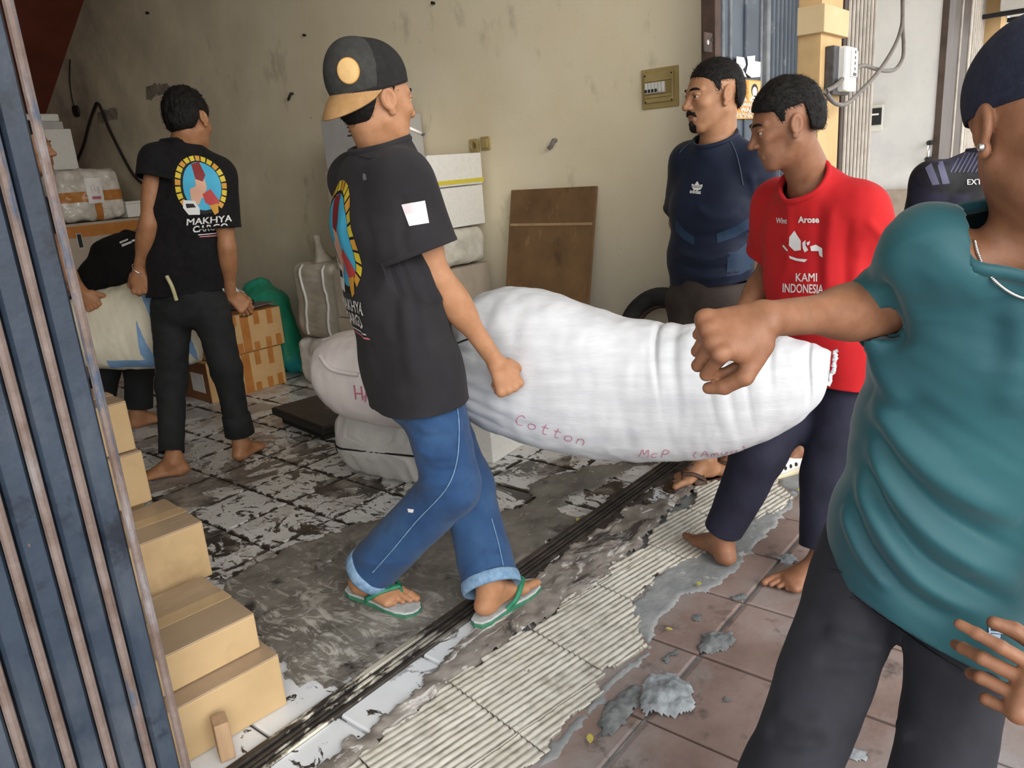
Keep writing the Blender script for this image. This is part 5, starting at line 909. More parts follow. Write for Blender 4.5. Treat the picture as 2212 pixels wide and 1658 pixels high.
def sack(name, tops, bots, deps, m, toward, seg=96, ns=90, e=2.4, fold=None, wr=(), endflat=(True, True), parent=None):
    """a stuffed sack lofted through stations (top point, bottom point, half depth)"""
    T = np.array(tops); B = np.array(bots); D = np.array(deps); k = len(T); t = np.linspace(0, k-1, ns)
    def cr(A):
        P = smoothpath(A, 12); return np.stack([np.interp(t, np.linspace(0, k-1, len(P)), P[:, a]) for a in range(3)], 1)
    Ts, Bs = cr(T), cr(B); Ds = np.interp(t, np.arange(k), D); C = (Ts+Bs)/2; H = (Ts-Bs)/2; out = np.zeros((ns, seg, 3)); ang = 2*math.pi*np.arange(seg)/seg
    ca, sa = np.cos(ang), np.sin(ang); ss = np.sign(sa)*np.abs(sa)**(2/e); cc = np.sign(ca)*np.abs(ca)**(2/e)
    for i in range(ns):
        tg = nrm(C[min(i+1, ns-1)]-C[max(i-1, 0)]); hd_ = nrm(H[i]); dp = nrm(np.cross(tg, hd_))
        if dp@toward < 0: dp = -dp
        out[i] = C[i]+np.outer(ss, H[i])+np.outer(cc, dp*Ds[i])
        if fold is not None:
            d = fold(t[i]/(k-1), ang); nn = np.outer(ss, nrm(H[i]))+np.outer(cc, dp); out[i] += nn*d[:, None]
    V, F = grid(out); V = np.vstack((V, C[0], C[-1])); a, b = ns*seg, ns*seg+1; L = []
    for j in range(seg): L.append((a, (j+1) % seg, j, j)); L.append((b, (ns-1)*seg+j, (ns-1)*seg+(j+1) % seg, (ns-1)*seg+(j+1) % seg))
    n_ = vnormals(V, F); d = np.zeros(len(V))
    for amp, sc, seed in wr: d += amp*fbm(V*np.array(sc), seed, 2)
    V = V+n_*d[:, None]; Fl = F.tolist()+[(x[0], x[1], x[2]) for x in L]; o = mk(name, V, Fl, m, parent); return o, V, F, (Ts, Bs, C)
LET = {'C': [[(.8, .85), (.5, 1), (.15, .8), (.05, .4), (.3, .05), (.8, .1)]], 'o': [[(.5, .55), (.15, .45), (.1, .15), (.4, 0), (.75, .15), (.75, .45), (.5, .55)]], 't': [[(.45, .95), (.35, .3), (.5, 0), (.8, .08)], [(.1, .62), (.8, .66)]], 'n': [[(.1, .0), (.12, .55)], [(.12, .4), (.5, .58), (.75, .4), (.78, 0)]], 'M': [[(.0, 0), (.15, 1), (.5, .35), (.85, 1), (1., 0)]], 'c': [[(.75, .5), (.4, .55), (.1, .25), (.35, 0), (.75, .08)]], 'P': [[(.1, 0), (.15, 1), (.6, 1), (.8, .75), (.5, .5), (.15, .5)]], '(': [[(.6, 1.05), (.3, .6), (.35, .2), (.6, -.1)]], ')': [[(.3, 1.05), (.6, .6), (.55, .2), (.3, -.1)]], 'A': [[(.0, 0), (.45, 1), (.9, 0)], [(.2, .4), (.7, .4)]], 'm': [[(.05, 0), (.1, .5)], [(.1, .4), (.35, .55), (.45, 0)], [(.45, .4), (.75, .55), (.9, 0)]], 'u': [[(.1, .55), (.15, .1), (.5, 0), (.75, .2), (.8, .55)], [(.8, .55), (.85, 0)]], 'r': [[(.15, 0), (.15, .55)], [(.15, .35), (.45, .55), (.7, .5)]], 'H': [[(.05, 0), (.1, 1)], [(.8, 0), (.85, 1)], [(.07, .5), (.82, .52)]], 'Q': [[(.5, 1), (.1, .7), (.15, .15), (.5, 0), (.85, .3), (.8, .8), (.5, 1)], [(.55, .3), (.95, -.1)]], ' ': []}
def scrawl(txt, size, wd=.004, gap=1.25):
    V = []; F = []; x0 = 0
    for ch in txt:
        for st in LET[ch]:
            P = smoothpath(np.array([(x0+a*size*.8, b*size, 0) for a, b in st]), 5); n = len(P); b0 = len(V)
            for i in range(n):
                tg = nrm(P[min(i+1, n-1)]-P[max(i-1, 0)]); sd = np.array((-tg[1], tg[0])); V += [P[i][:2]+sd*wd/2, P[i][:2]-sd*wd/2]
            F += [[b0+2*i, b0+2*i+1, b0+2*i+3, b0+2*i+2] for i in range(n-1)]
        x0 += size*gap*(.8 if ch != ' ' else .6)
    V = np.array(V); V[:, 0] -= x0/2; return V, F
# ---- the big white sack carried by two men
st = [((1012, 712), (988, 800), 2.42, .07), ((1020, 660), (990, 858), 2.41, .13), ((1060, 626), (1030, 895), 2.37, .165), ((1120, 622), (1100, 932), 2.32, .18), ((1200, 636), (1188, 960), 2.27, .185), ((1270, 664), (1275, 975), 2.24, .185), ((1340, 689), (1370, 984), 2.21, .18), ((1410, 698), (1460, 982), 2.18, .175), ((1480, 704), (1540, 973), 2.14, .165), ((1560, 714), (1610, 960), 2.10, .15), ((1640, 721), (1672, 942), 2.06, .125), ((1715, 735), (1728, 910), 2.02, .09), ((1762, 746), (1768, 868), 1.995, .05), ((1796, 758), (1786, 830), 1.98, .016)]
def bigfold(u, a):
    r = np.zeros_like(a)
    for uc, wd, am, ac, aw in ((.555, .007, -.014, 1.25, .75), (.60, .009, -.008, 1.0, .8), (.665, .006, -.013, .9, .7), (.705, .010, -.010, .8, .9), (.745, .006, -.007, .7, .8), (.80, .007, -.008, 1.0, .7), (.63, .014, .006, 1.3, .6), (.90, .008, -.010, .5, 1.0), (.35, .02, -.003, .2, .5)):
        an = np.abs(((a-ac+math.pi) % (2*math.pi))-math.pi); r += am*math.exp(-((u-uc)/wd)**2)*np.exp(-(an/aw)**2)
    for ac, wd, am in ((-.22, .035, -.009), (-.42, .04, -.010), (-.05, .03, -.006), (.12, .035, -.007), (-.65, .05, -.006)):     # pulled towards the gripping hand
        a1 = ac+(u-.15)*1.1*ac; an = ((a-a1+math.pi) % (2*math.pi))-math.pi; r += am*np.exp(-(an/wd)**2)*math.exp(-((u-.12)/.13)**2)
    return r
so, sV, sF, sp = sack('sack', [pt(*a, s) for a, b, s, d in st], [pt(*b, s) for a, b, s, d in st], [d for a, b, s, d in st], wht, -FH, 144, 170, fold=bigfold, wr=((.006, (9, 9, 5), 1), (.0025, (30, 30, 10), 4)))
tag(so, 'big bulging white woven sack carried between the capped person and the person in red', 'sack'); stree = bvh(sV, sF)
def on_sack(px, py, txt, size, ang, par, tree, s, m, wd=.004):
    o_ = pt(px, py, s); r_ = RH*math.cos(ang)+ZV*math.sin(ang); u_ = -RH*math.sin(ang)+ZV*math.cos(ang); return lay('handwriting', scrawl(txt, size, wd), m, par, tree, o_, r_, u_, .002, .5)
on_sack(1182, 902, 'Cotton', .036, -.33, so, stree, 2.27, ink, .0022); on_sack(1395, 950, 'McP', .030, -.08, so, stree, 2.2, ink, .0022); on_sack(1535, 955, '(Amuu)', .026, .14, so, stree, 2.12, ink, .0020)
fr = []; 
for i in range(26):                                                 # frayed hem at the right end
    q = i/25; a = pt(1798-14*q*q, 757+76*q, 1.98); fr.append(a+RH*(.004+.010*abs(vnoise(np.array([[i*1.3, 0, 0]]))[0])))
V, F = tube(fr, .0055, 6); V[:, :] += .003*vnoise(V*90, 3)[:, None]; mk('frayed_hem', V, F, wht, so)
V, F = tube([pt(x, y, 2.16) for x, y in ((985, 742), (1000, 736), (1018, 730))], .003, 6); mk('seam_thread', V, F, thr_m, so)
# ---- the cream sack held by the left man
st = [((128, 668), (140, 752), 3.86, .08), ((150, 648), (168, 778), 3.86, .13), ((190, 634), (212, 792), 3.86, .15), ((245, 619), (262, 794), 3.86, .16), ((300, 607), (318, 794), 3.86, .16), ((350, 628), (368, 792), 3.87, .15), ((400, 668), (408, 787), 3.88, .13), ((432, 705), (436, 778), 3.89, .08)]
cs, cV, cF, _ = sack('sack', [pt(*a, s) for a, b, s, d in st], [pt(*b, s) for a, b, s, d in st], [d for a, b, s, d in st], [crm, blu], -FH, 200, 260, wr=((.006, (8, 8, 6), 11), (.003, (26, 26, 12), 14)))
tag(cs, 'cream sack with blue stripes carried behind the legs of the person in black jeans', 'sack')
k = len(cF); uu = (np.arange(k)//200)/259; an = (np.arange(k) % 200)*1.8; below = (an > 285) & (an < 345); cs.data.polygons.foreach_set('material_index', np.r_[((((uu > .60) & (uu < .98) & (np.abs(((uu*6+an/90) % 1)-.5) < .22)) | (below & (uu > .42) & (uu < .66) & (an > 300) & (an < 322)))).astype(np.int32), np.zeros(400, np.int32)])
# ---- the two sacks on the floor behind the capped man
st = [((752, 905), (722, 1012), 2.78, .05), ((758, 892), (726, 1038), 2.83, .20), ((790, 882), (760, 1050), 2.93, .24), ((850, 880), (815, 1050), 3.06, .25), ((910, 884), (880, 1045), 3.18, .24), ((965, 900), (940, 1030), 3.28, .20), ((990, 930), (970, 1010), 3.33, .07)]
ex_ = nrm((1., .18, 0)); ey = np.array((-ex_[1], ex_[0], 0)); base = np.array((1.975, 2.44, 0))
def bale(name, base, ax_l, L, hw_, h, m, lab, seed, seam=None, stitch=True, puff=.06, ink_=None, wr=((.008, (6, 6, 6), 0), (.0035, (24, 24, 9), 3)), e=3., nosing=.10):
    """a stuffed sack lying on the floor: mouth seam across its near end"""
    a = nrm(ax_l); b = np.array((-a[1], a[0], 0)); tops = []; bots = []; deps = []
    for q in np.linspace(0, 1, 9):
        t = abs(2*q-1); sh = (1-t**5)**.5 if t < 1 else 0; f = .30+.70*sh; mid = base+a*L*q+ZV*h*.5; tops.append(mid+ZV*h*.5*f*(1+.06*math.sin(9*q))); bots.append(mid-ZV*h*.5*(f if t > .5 else 1)); deps.append(hw_*(.72+.28*sh))
    o, V, F, _ = sack(name, tops, bots, deps, m, b, 96, 70, e, wr=[(am, sc, seed+s_) for am, sc, s_ in wr]); tag(o, lab, 'sack'); return o, V, F
lo_, lV, lF = bale('sack', base, ex_, .38, .27, .33, gwh, 'white sack lying lowest behind the legs of the capped person, mouth sewn with black thread', 31, wr=((.008, (6, 6, 6), 0), (.006, (9, 34, 7), 3)))
ltree = bvh(lV, lF); P = []
for q in np.linspace(-.5, .5, 30):
    o_ = base+ey*.54*q+ZV*(.150-.006*math.sin(5*q)); h = ltree.ray_cast(Vector(o_-ex_*.6), Vector(ex_)); P.append(np.array(h[0])-ex_*.004 if h[0] else None)
P = [p for p in P if p is not None]; V, F = tube(P, .0045, 6); mk('seam_thread', V, F, thr_m, lo_)
for i in range(2, len(P)-1, 4): V, F = tube([P[i]+ZV*.030+ey*.004-ex_*.002, P[i]-ex_*.004, P[i]-ZV*.030-ey*.003-ex_*.002], .0022, 5); mk('stitch', V, F, thr_m, lo_)
st = [((692, 748), (690, 800), 3.02, .06), ((700, 728), (704, 850), 3.02, .15), ((740, 718), (755, 895), 3.00, .19), ((800, 712), (815, 915), 2.98, .20), ((870, 715), (885, 925), 2.96, .20), ((940, 735), (950, 925), 2.94, .19), ((1000, 770), (1005, 922), 2.92, .16), ((1045, 820), (1048, 912), 2.90, .09)]
us, uV, uF, _ = sack('sack', [pt(*a, s+.02) for a, b, s, d in st], [pt(b[0], b[1]-11, s+.02) for a, b, s, d in st], [d for a, b, s, d in st], pkw, -FH, 96, 90, wr=((.006, (8, 8, 6), 41), (.004, (30, 30, 6), 44)))
tag(us, 'pale sack with red handwriting lying on top of the sewn sack', 'sack'); utree = bvh(uV, uF)
def strokes_px(L, par, tree, s, wd, m):
    for P in L:
        Q = smoothpath(np.array([(x, y, 0) for x, y in P]), 5); W = []
        for x, y, _z in Q:
            d = ray(x, y); h = tree.ray_cast(Vector(CO), Vector(d)); 
            if h[0] is not None: W.append(np.array(h[0])-nrm(d)*.003)
        if len(W) > 2: V, F = tube(W, wd, 5); mk('handwriting', V, F, m, par)
strokes_px([[(765, 832), (769, 862)], [(780, 834), (784, 864)], [(766, 849), (782, 850)], [(789, 868), (792, 842), (798, 838)], [(786, 857), (798, 852)], [(802, 866), (812, 872), (818, 864)]], us, utree, 3., .0028, ink)
P = []
for x, y in ((692, 770), (700, 782), (712, 795), (730, 802), (752, 806), (775, 809)):
    h = utree.ray_cast(Vector(CO), Vector(ray(x, y)))
    if h[0] is not None: P.append(np.array(h[0])-nrm(ray(x, y))*.004)
if len(P) > 2: V, F = tube(smoothpath(P, 6), .009, 8); mk('mouth_seam', V, F, pkw, us)
# ---- styrofoam box by the sacks
sty = mat('styrofoam', (.70, .69, .65), (.76, .75, .71), .9, 60, 3, .2, 200); tape_o = mat('orange tape', (.40, .155, .035), (.48, .20, .055), .3, 14); tape_y = mat('yellow tape', (.62, .52, .06), rough=.35); kr = mat('kraft carton', (.40, .275, .135), (.49, .345, .185), .8, 3, 5, .15, 70); layer(kr, (.33, .22, .11), 4, .55, .75, 6, seed=3); kr_t = mat('glossy wrapped carton top', (.29, .205, .13), (.37, .27, .18), .35, 3, 6, .1, 40); layer(kr_t, (.46, .36, .25), 5, .56, .75, 6, (.5, 3, 1), seed=2); kr2 = mat('taped brown carton', (.50, .31, .135), (.57, .37, .17), .7, 5, 4, .1, 60); kr_d = mat('dark brown carton', (.19, .075, .03), (.24, .10, .04), .6, 6); grb = mat('grey brown carton', (.36, .30, .235), (.44, .375, .30), .8, 4, 4, .1, 60); blackp = mat('black plate', (.010, .010, .010), (.020, .018, .016), .45, 14, 4, .2, 80); tpe = mat('clear brown tape', (.40, .28, .155), (.46, .33, .19), .28, 10)
def carton(name, lab, c, d, m, rz=0., cat='box', grp=None, flap=True, top=None, tapes=()):
    """closed carton with its two flaps and seam tape; c is the middle of its foot"""
    A = rot(rz); g = empty(name, c); tag(g, lab, cat, grp); box('body', np.asarray(c)+ZV*(d[2]/2-.001), (d[0], d[1], d[2]-.004), m, g, A, b=.004)
    if flap:
        for sg in (-1, 1): box('flap', np.asarray(c)+A[1]*sg*d[1]*.2505+ZV*(d[2]-.0015), (d[0]*.998, d[1]*.494, .004), top or m, g, A, b=.0015)
    for tm, face, off, wd, ln in tapes:
        if face == 'top': box('tape', np.asarray(c)+ZV*(d[2]+.001)+A[1]*off, (d[0]*1.004, wd, .0012), tm, g, A, b=0)
        if face == 'band': box('tape', np.asarray(c)+ZV*off, (d[0]+.005, d[1]+.005, wd), tm, g, A, b=.001)
        if face in ('-y', '-x'):
            i = 1 if face == '-y' else 0; j = 1-i; dd = np.array((0., 0, 0)); dd[i] = .002; dd[j] = wd; dd[2] = ln[0]
            box('tape', np.asarray(c)-A[i]*(d[i]/2+.001)+A[j]*off+ZV*ln[1], dd, tm, g, A, b=0)
    return g
sb = empty('styrofoam_box', (2.69, 2.36, 0)); tag(sb, 'white styrofoam box on the floor under the big carried sack', 'box'); A = rot(.10)
box('body', np.array((2.69, 2.36, .115)), (.62, .36, .23), sty, sb, A, b=.008); box('lid', np.array((2.69, 2.36, .244)), (.63, .37, .034), sty, sb, A, b=.008)
# ---- kraft cartons stepped along the open gate
rz = -.10; A = rot(rz)
def corner(cr, d): return np.array((cr[0], cr[1], cr[2]))+np.array((0, 0, 0))-A[0]*d[0]/2+A[1]*d[1]/2
SD = (.40, .33)
for lab, cr, d in (('kraft carton on the floor by the gate rail, lowest step of the pile', (.882, 1.570, 0), (.46, .34, .150)), ('kraft carton with shiny film on top, resting on the lowest carton', (.872, 1.632, .152), (.46, .30, .100)),
                   ('kraft carton low behind the two front ones, beside the gate', (.895, 1.950, 0), (.46, .26, .220)), ('kraft carton with a smooth shiny top, middle step of the pile', (.948, 1.962, .222), (.46, .26, .170)),
                   ('kraft carton hidden low at the back of the pile', (.93, 2.262, 0), (.46, .30, .400)), ('kraft carton with plain face, second from the top of the pile', (.935, 2.215, .402), (.46, .27, .160)), ('kraft carton at the very top of the stepped pile, flaps open a little', (.93, 2.235, .564), (.46, .26, .150))):
    carton('carton', lab, corner(cr, d), d, kr, rz, 'box', 'kraft cartons stepped along the gate', True, kr_t, ((tpe, 'top', 0, .05, 0),))
tg_ = carton('', '', (0, 0, -5), (.1, .1, .1), kr) if False else None
wb = box('wood_block', gnd(490, 1630, 0)+np.array((0, 0, .052)), (.034, .05, .10), mat('raw wood', (.33, .21, .12), (.42, .28, .17), .8, 9, 4, .3, 60, stretch=(4, 4, .5)), None, rot(-.35), b=.003); tag(wb, 'short raw wood block standing in front of the lowest kraft carton', 'wood')
# ---- platform scale
sc_ = empty('platform_scale', (2.42, 3.42, 0)); tag(sc_, 'low black platform scale on the tiles left of the sewn sack', 'scale'); A2 = rot(math.atan2(3.095-3.654, 2.203-2.287)+math.pi/2); cpl = np.array((2.385, 3.415, 0)); vx = nrm((2.287-2.203, 3.654-3.095, 0)); vy = np.array((-vx[1], vx[0], 0)); A2 = np.array((vx, vy, ZV)); cpl = np.array((2.203, 3.095, 0))*.5+np.array((2.287, 3.654, 0))*.5-vy*.17
box('base', cpl+ZV*.022, (.47, .30, .044), dark_s, sc_, A2, b=.004); box('platform', cpl+ZV*.066, (.57, .36, .040), blackp, sc_, A2, b=.005); pl_top = mat('brown black rubber top', (.045, .035, .028), (.065, .052, .042), .6, 9, 4, .2, 60); box('rubber_mat', cpl+ZV*.0875, (.55, .34, .004), pl_top, sc_, A2, b=.001)
box('faded_mark', cpl+ZV*.0900-vx*.02, (.05, .02, .0008), mat('faded mark', (.13, .11, .10)), sc_, A2, b=0)
# ---- taped brown cartons, the green sack and bales along the wall
d1 = nrm(gnd(620, 825)-gnd(460, 872)); rz1 = math.atan2(d1[1], d1[0]); g0 = gnd(460, 872); A3_ = rot(rz1); wdt = np.linalg.norm(gnd(620, 825)-g0); H1 = .255
def tapeset(w, h): return [(tape_o, '-y', 0., .055, (h, h/2))]+[(tape_o, '-y', -w/2+w*q, .038, (h*l, h*(1-l/2) if up_ else h*l/2)) for q, l, up_ in ((.10, .30, True), (.22, .36, True), (.36, .28, True), (.66, .34, True), (.84, .40, True), (.14, .24, False), (.30, .30, False), (.40, .26, False), (.62, .22, False), (.78, .28, False), (.92, .3, False))]
c1 = g0+d1*wdt/2+A3_[1]*.20; t1 = carton('carton', 'brown carton criss-crossed with orange tape, lower one beside the green sack', c1, (wdt, .40, H1), kr2, rz1, 'box', 'orange-taped brown cartons', True, kr2, tapeset(wdt, H1))
dk = A3_[0]*0; box('side_label', c1-A3_[0]*(wdt/2+.002)-A3_[1]*.06+ZV*.12, (.003, .16, .12), lbm, t1, A3_, b=0); box('side_wrap', c1-A3_[0]*(wdt/2+.0008)+ZV*H1/2, (.002, .396, H1*.97), kr_d, t1, A3_, b=0)
c2 = c1+ZV*(H1+.004)+A3_[0]*.04; carton('carton', 'brown carton criss-crossed with orange tape, resting on the lower taped one', c2, (wdt, .38, .25), kr2, rz1, 'box', 'orange-taped brown cartons', True, kr_d, tapeset(wdt, .25))
zt = H1+.258; tr_ = empty('display_tray', c2+np.array((0, 0, .256))-A3_[0]*.02); tag(tr_, 'white board on a black tray resting on the upper taped carton', 'tray')
box('black_tray', c2+ZV*.278+A3_[0]*.03+A3_[1]*.06, (.30, .20, .04), blackp, tr_, A3_, b=.004); Aw = np.array((A3_[0], nrm(A3_[1]*.75+ZV*.66), nrm(np.cross(A3_[0], A3_[1]*.75+ZV*.66)))); box('white_board', c2+ZV*.365+A3_[0]*.025+A3_[1]*.07, (.22, .20, .012), sty, tr_, Aw, b=.004)
fl_ = box('loose_flap', c2+ZV*.262+A3_[0]*.16-A3_[1]*.04, (.26, .16, .006), mat('grey brown board', (.16, .13, .11), (.2, .17, .14), .8, 9), None, rot(rz1+.25), b=.001); tag(fl_, 'grey brown cardboard sheet lying on the upper taped carton', 'cardboard')
grs = mat('green woven sack', (.012, .26, .15), (.03, .36, .23), .5, 4, 4, .3, 160); layer(grs, (.02, .32, .42), 3, .55, .7, seed=3)
P = [pt(610, 815, 4.98), pt(612, 760, 5.02), pt(605, 690, 5.06), pt(600, 640, 5.1), pt(598, 622, 5.1)]; tops = []; gb = gnd(622, 805)
q0 = pt(625, 812, 5.02); A = [((660, 815), .06, 0.01), ]
V, Q = net([P_cap((3.05, 4.66, .12), (3.08, 4.80, .42), RH, .17, .17, .14, .13, .04, e=2.5), P_cap((3.08, 4.80, .42), (3.12, 4.92, .56), RH, .16, .10, .12, .07, .04), P_cone((3.05, 4.50, .05), (3.02, 4.40, .02), .06, .014, .03)], .008)
V = wrinkle(V, Q, [(-.012, (7, 7, 5), None, 51), (-.004, (24, 24, 10), None, 53)]); V[:, 2] = np.maximum(V[:, 2], .002); o = mk('sack', V, Q, grs); tag(o, 'green woven sack slumped against the wall behind the taped cartons', 'sack')
def softbox(c, d, A, m, name, lab, cat, rnd=.035, wr=(), h=.009, parent=None, taper=1.):
    c = np.asarray(c, float); hh = np.array(d)/2
    def fn(X, Y, Z):
        q = [(X-c[0])*A[i, 0]+(Y-c[1])*A[i, 1]+(Z-c[2])*A[i, 2] for i in range(3)]; t = 1+(taper-1)*(q[2]/hh[2]*.5+.5)
        q = [np.abs(q[0])/t-hh[0]+rnd, np.abs(q[1])/t-hh[1]+rnd, np.abs(q[2])-hh[2]+rnd]
        return np.sqrt(np.maximum(q[0], 0)**2+np.maximum(q[1], 0)**2+np.maximum(q[2], 0)**2)+np.minimum(np.maximum(np.maximum(q[0], q[1]), q[2]), 0)-rnd
    R = np.linalg.norm(hh); V, Q = net([(fn, c-R, c+R, .001, 'u')], h)
    if wr: V = wrinkle(V, Q, wr)
    o = mk(name, V, Q, m, parent)
    if lab: tag(o, lab, cat)
    return o, V, Q
ab = rot(-.03); s_b = 4.60; cb1 = (pt(640, 640, s_b)+pt(745, 640, s_b))/2; bz0 = .315
b1 = (3.05, 4.02, 0)
o, V, Q = softbox((3.09, 3.98, .150), (.42, .46, .30), rot(0), gwh, 'sack', 'crumpled white bale under the beige tied one, against the wall', 'sack', .05, [(-.014, (9, 9, 9), None, 61), (-.004, (30, 30, 30), None, 63)])
for k in range(3): y, z = 3.86+.1*k, .12+.07*(k % 2); box('mark', (2.872, y, z), (.004, .035, .012), thr_m, o, b=0)
bo, V, Q = softbox((3.09, 3.96, .555), (.40, .44, .47), rot(0), bge, 'bale', 'beige tied bale standing on the crumpled white one by the wall', 'bale', .05, [(-.007, (7, 7, 7), None, 65), (-.004, (12, 12, 50), None, 67)], taper=.97)
btree = bvh(V, Q)
V2, Q2 = net([P_cone((3.02, 3.98, .76), (3.00, 4.00, .86), .075, .030, .03), P_cone((3.00, 4.00, .86), (2.98, 3.97, .93), .026, .034, .02)], .007); mk('knot', wrinkle(V2, Q2, [(-.012, (20, 20, 14), None, 69)]), Q2, bge, bo)
for y in (4.06, 3.84):
    P = []
    for z in np.linspace(.34, .78, 16):
        h = btree.ray_cast(Vector((2.3, y+.01*math.sin(z*20), z)), Vector((1, 0, 0)))
        if h[0] is not None: P.append(np.array(h[0])-np.array((.004, 0, 0)))
    if len(P) > 3: V2, F2 = tube(P, .009, 6); mk('cord', V2, F2, gwh, bo)
# tower of boxes behind the capped man
gyb = mat('grey carton', (.40, .39, .38), (.46, .45, .44), .8, 6)
TG = 'boxes in the tower behind the capped person'
for lab, c, d, m in (('brown carton at the foot of the box tower behind the capped person', (3.08, 3.28, 0), (.46, .84, .48), grb), ('grey brown carton in the middle of the box tower', (3.08, 3.28, .484), (.46, .82, .28), grb)): carton('carton', lab, c, d, m, 0, 'box', TG, True, m, ((tape_o, 'top', 0, .05, 0),))
softb, V, Q = softbox((3.09, 3.07, .872), (.42, .42, .20), rot(0), mat('plastic wrap', (.50, .47, .40), (.66, .63, .56), .25, 14, 5, .4, 60), 'parcel', 'plastic wrapped parcel near the top of the box tower', 'parcel', .05, [(-.010, (12, 12, 12), None, 71)])
carton('carton', 'cream carton under the yellow taped one in the box tower', (3.10, 3.08, .978), (.42, .42, .21), sty, 0, 'box', TG, True, sty)
yb = empty('styrofoam_box', (3.10, 3.07, 1.192)); tag(yb, 'white styrofoam box with a yellow tape band on top of the box tower', 'box'); box('body', (3.10, 3.07, 1.275), (.42, .42, .165), sty, yb, b=.008); box('tape', (3.10, 3.07, 1.215), (.424, .424, .022), tape_y, yb, b=0)
carton('carton', 'tall brown carton at the rear of the box tower', (3.10, 3.50, .768), (.42, .38, .56), grb, 0, 'box', TG, True, grb)
gb_ = carton('carton', 'grey carton with small print at the top rear of the box tower', (3.12, 3.50, 1.331), (.42, .38, .27), gyb, 0, 'box', TG, True, gyb)
for k, w_ in enumerate((.05, .09, .07, .10)): box('print_line', (2.9085, 3.42, 1.565-.022*k), (.002, w_, .008), dark_s, gb_, b=0)
# goods at the back left, against the wall
bc_ = carton('carton', 'big brown carton with an orange tape band under the wrapped parcel', (2.96, 7.02, .42), (.76, .84, .665), grb, 0, 'box', None, True, grb, ((tape_o, 'band', .60, .09, 0),))
c = ony(173, 520, 6.597); box('hand_hole', c, (.030, .004, .105), dark_s, bc_, b=.001); box('hand_hole_rim', c+np.array((0, .0015, 0)), (.042, .003, .12), gyb, bc_, b=.001)
wr_m = mat('bubble wrap', (.50, .46, .40), (.72, .68, .62), .22, 16, 6, .5, 50); pc_, V, Q = softbox((2.845, 6.86, 1.295), (.50, .50, .40), rot(0), wr_m, 'parcel', 'bubble wrapped parcel crossed with orange tape, white label on its front', 'parcel', .06, [(-.018, (7, 7, 7), None, 81), (-.007, (22, 22, 22), None, 83)], .010)
V[:, 2] = np.maximum(V[:, 2], 1.090); pt_ = bvh(V, Q); pc_.data.vertices.foreach_set('co', (V-BASE[pc_.name]).astype(np.float32).ravel()); oo = np.array((2.845, 6.3, 1.30)); rr_ = np.array((1., 0, 0))
LQ = lambda nm, P, m, off: lay(nm, poly2d(P, .03), m, pc_, pt_, oo, rr_, ZV, off, .4, nv=(0, -1, 0))
LQ('tape', [(-.26, -.055), (.26, -.055), (.26, .025), (-.26, .025)], tape_o, .004); LQ('tape', [(.0, -.20), (.06, -.20), (.06, .0), (.0, .0)], tape_o, .004); LQ('paper_label', [(-.045, -.07), (.08, -.07), (.08, .125), (-.045, .125)], lbm, .010); LQ('label_print', [(-.015, -.04), (.055, -.04), (.055, -.018), (-.015, -.018)], ink, .0125)
for a, b in ((-.012, .06), (.012, .07), (.036, .05)): LQ('label_print', [(a, b-.05), (a+.015, b-.05), (a+.015, b), (a, b)], pkw, .0125)
carton('carton', 'flat brown carton behind the bubble wrapped parcel', (2.93, 7.30, 1.090), (.70, .34, .42), grb, 0, 'box', None, True, grb)
s1 = empty('styrofoam_box', (2.80, 7.32, 1.515)); tag(s1, 'tall white styrofoam box with lid on top of the goods at the back left', 'box'); box('body', (2.83, 7.32, 1.68), (.40, .30, .33), sty, s1, b=.008); box('grey_band', (2.80, 7.32, 1.875), (.36, .28, .06), gyb, s1, b=.004); box('lid', (2.78, 7.32, 1.935), (.36, .30, .06), sty, s1, b=.012)
s2 = empty('styrofoam_box', (3.21, 6.78, 1.090)); tag(s2, 'low white styrofoam box beside the bubble wrapped parcel', 'box'); box('body', (3.215, 6.78, 1.145), (.22, .30, .11), sty, s2, b=.006); box('lid', (3.215, 6.78, 1.210), (.22, .30, .018), sty, s2, b=.004)
carton('carton', 'dark brown carton on the floor under the big back-left carton', (2.96, 7.02, 0), (.76, .84, .416), kr_d, 0, 'box', None, True, kr_d)
# grey shoe leaning on the wall above the tray
sh_g = mat('grey shoe sole', (.17, .16, .145), (.24, .23, .21), .85, 9); sh_w = mat('pale sole edge', (.36, .36, .35), rough=.8)
a_ = c2+ZV*.40+A3_[0]*.06+A3_[1]*.215; b_ = a_+A3_[0]*.16-ZV*.115; ds = nrm(b_-a_); sd = nrm(np.cross(ds, FH)); a_ = a_+ds*.02; b_ = a_+ds*.17; V, Q = net([P_cap(a_, a_+ds*.05, sd, .038, .036, .028, .026, .02), P_cap(a_+ds*.05, b_, sd, .034, .046, .028, .026, .02)], .005); sg_ = mk('shoe', V, Q, sh_g); tag(sg_, 'grey shoe lying sole outward behind the white board on the taped cartons', 'shoe')
V, Q = net([P_cap(a_+FH*.020, a_+ds*.05+FH*.020, sd, .046, .043, .013, .013, .02), P_cap(a_+ds*.05+FH*.020, b_+FH*.020, sd, .042, .054, .013, .013, .02)], .005); mk('sole_edge', V, Q, sh_w, sg_)
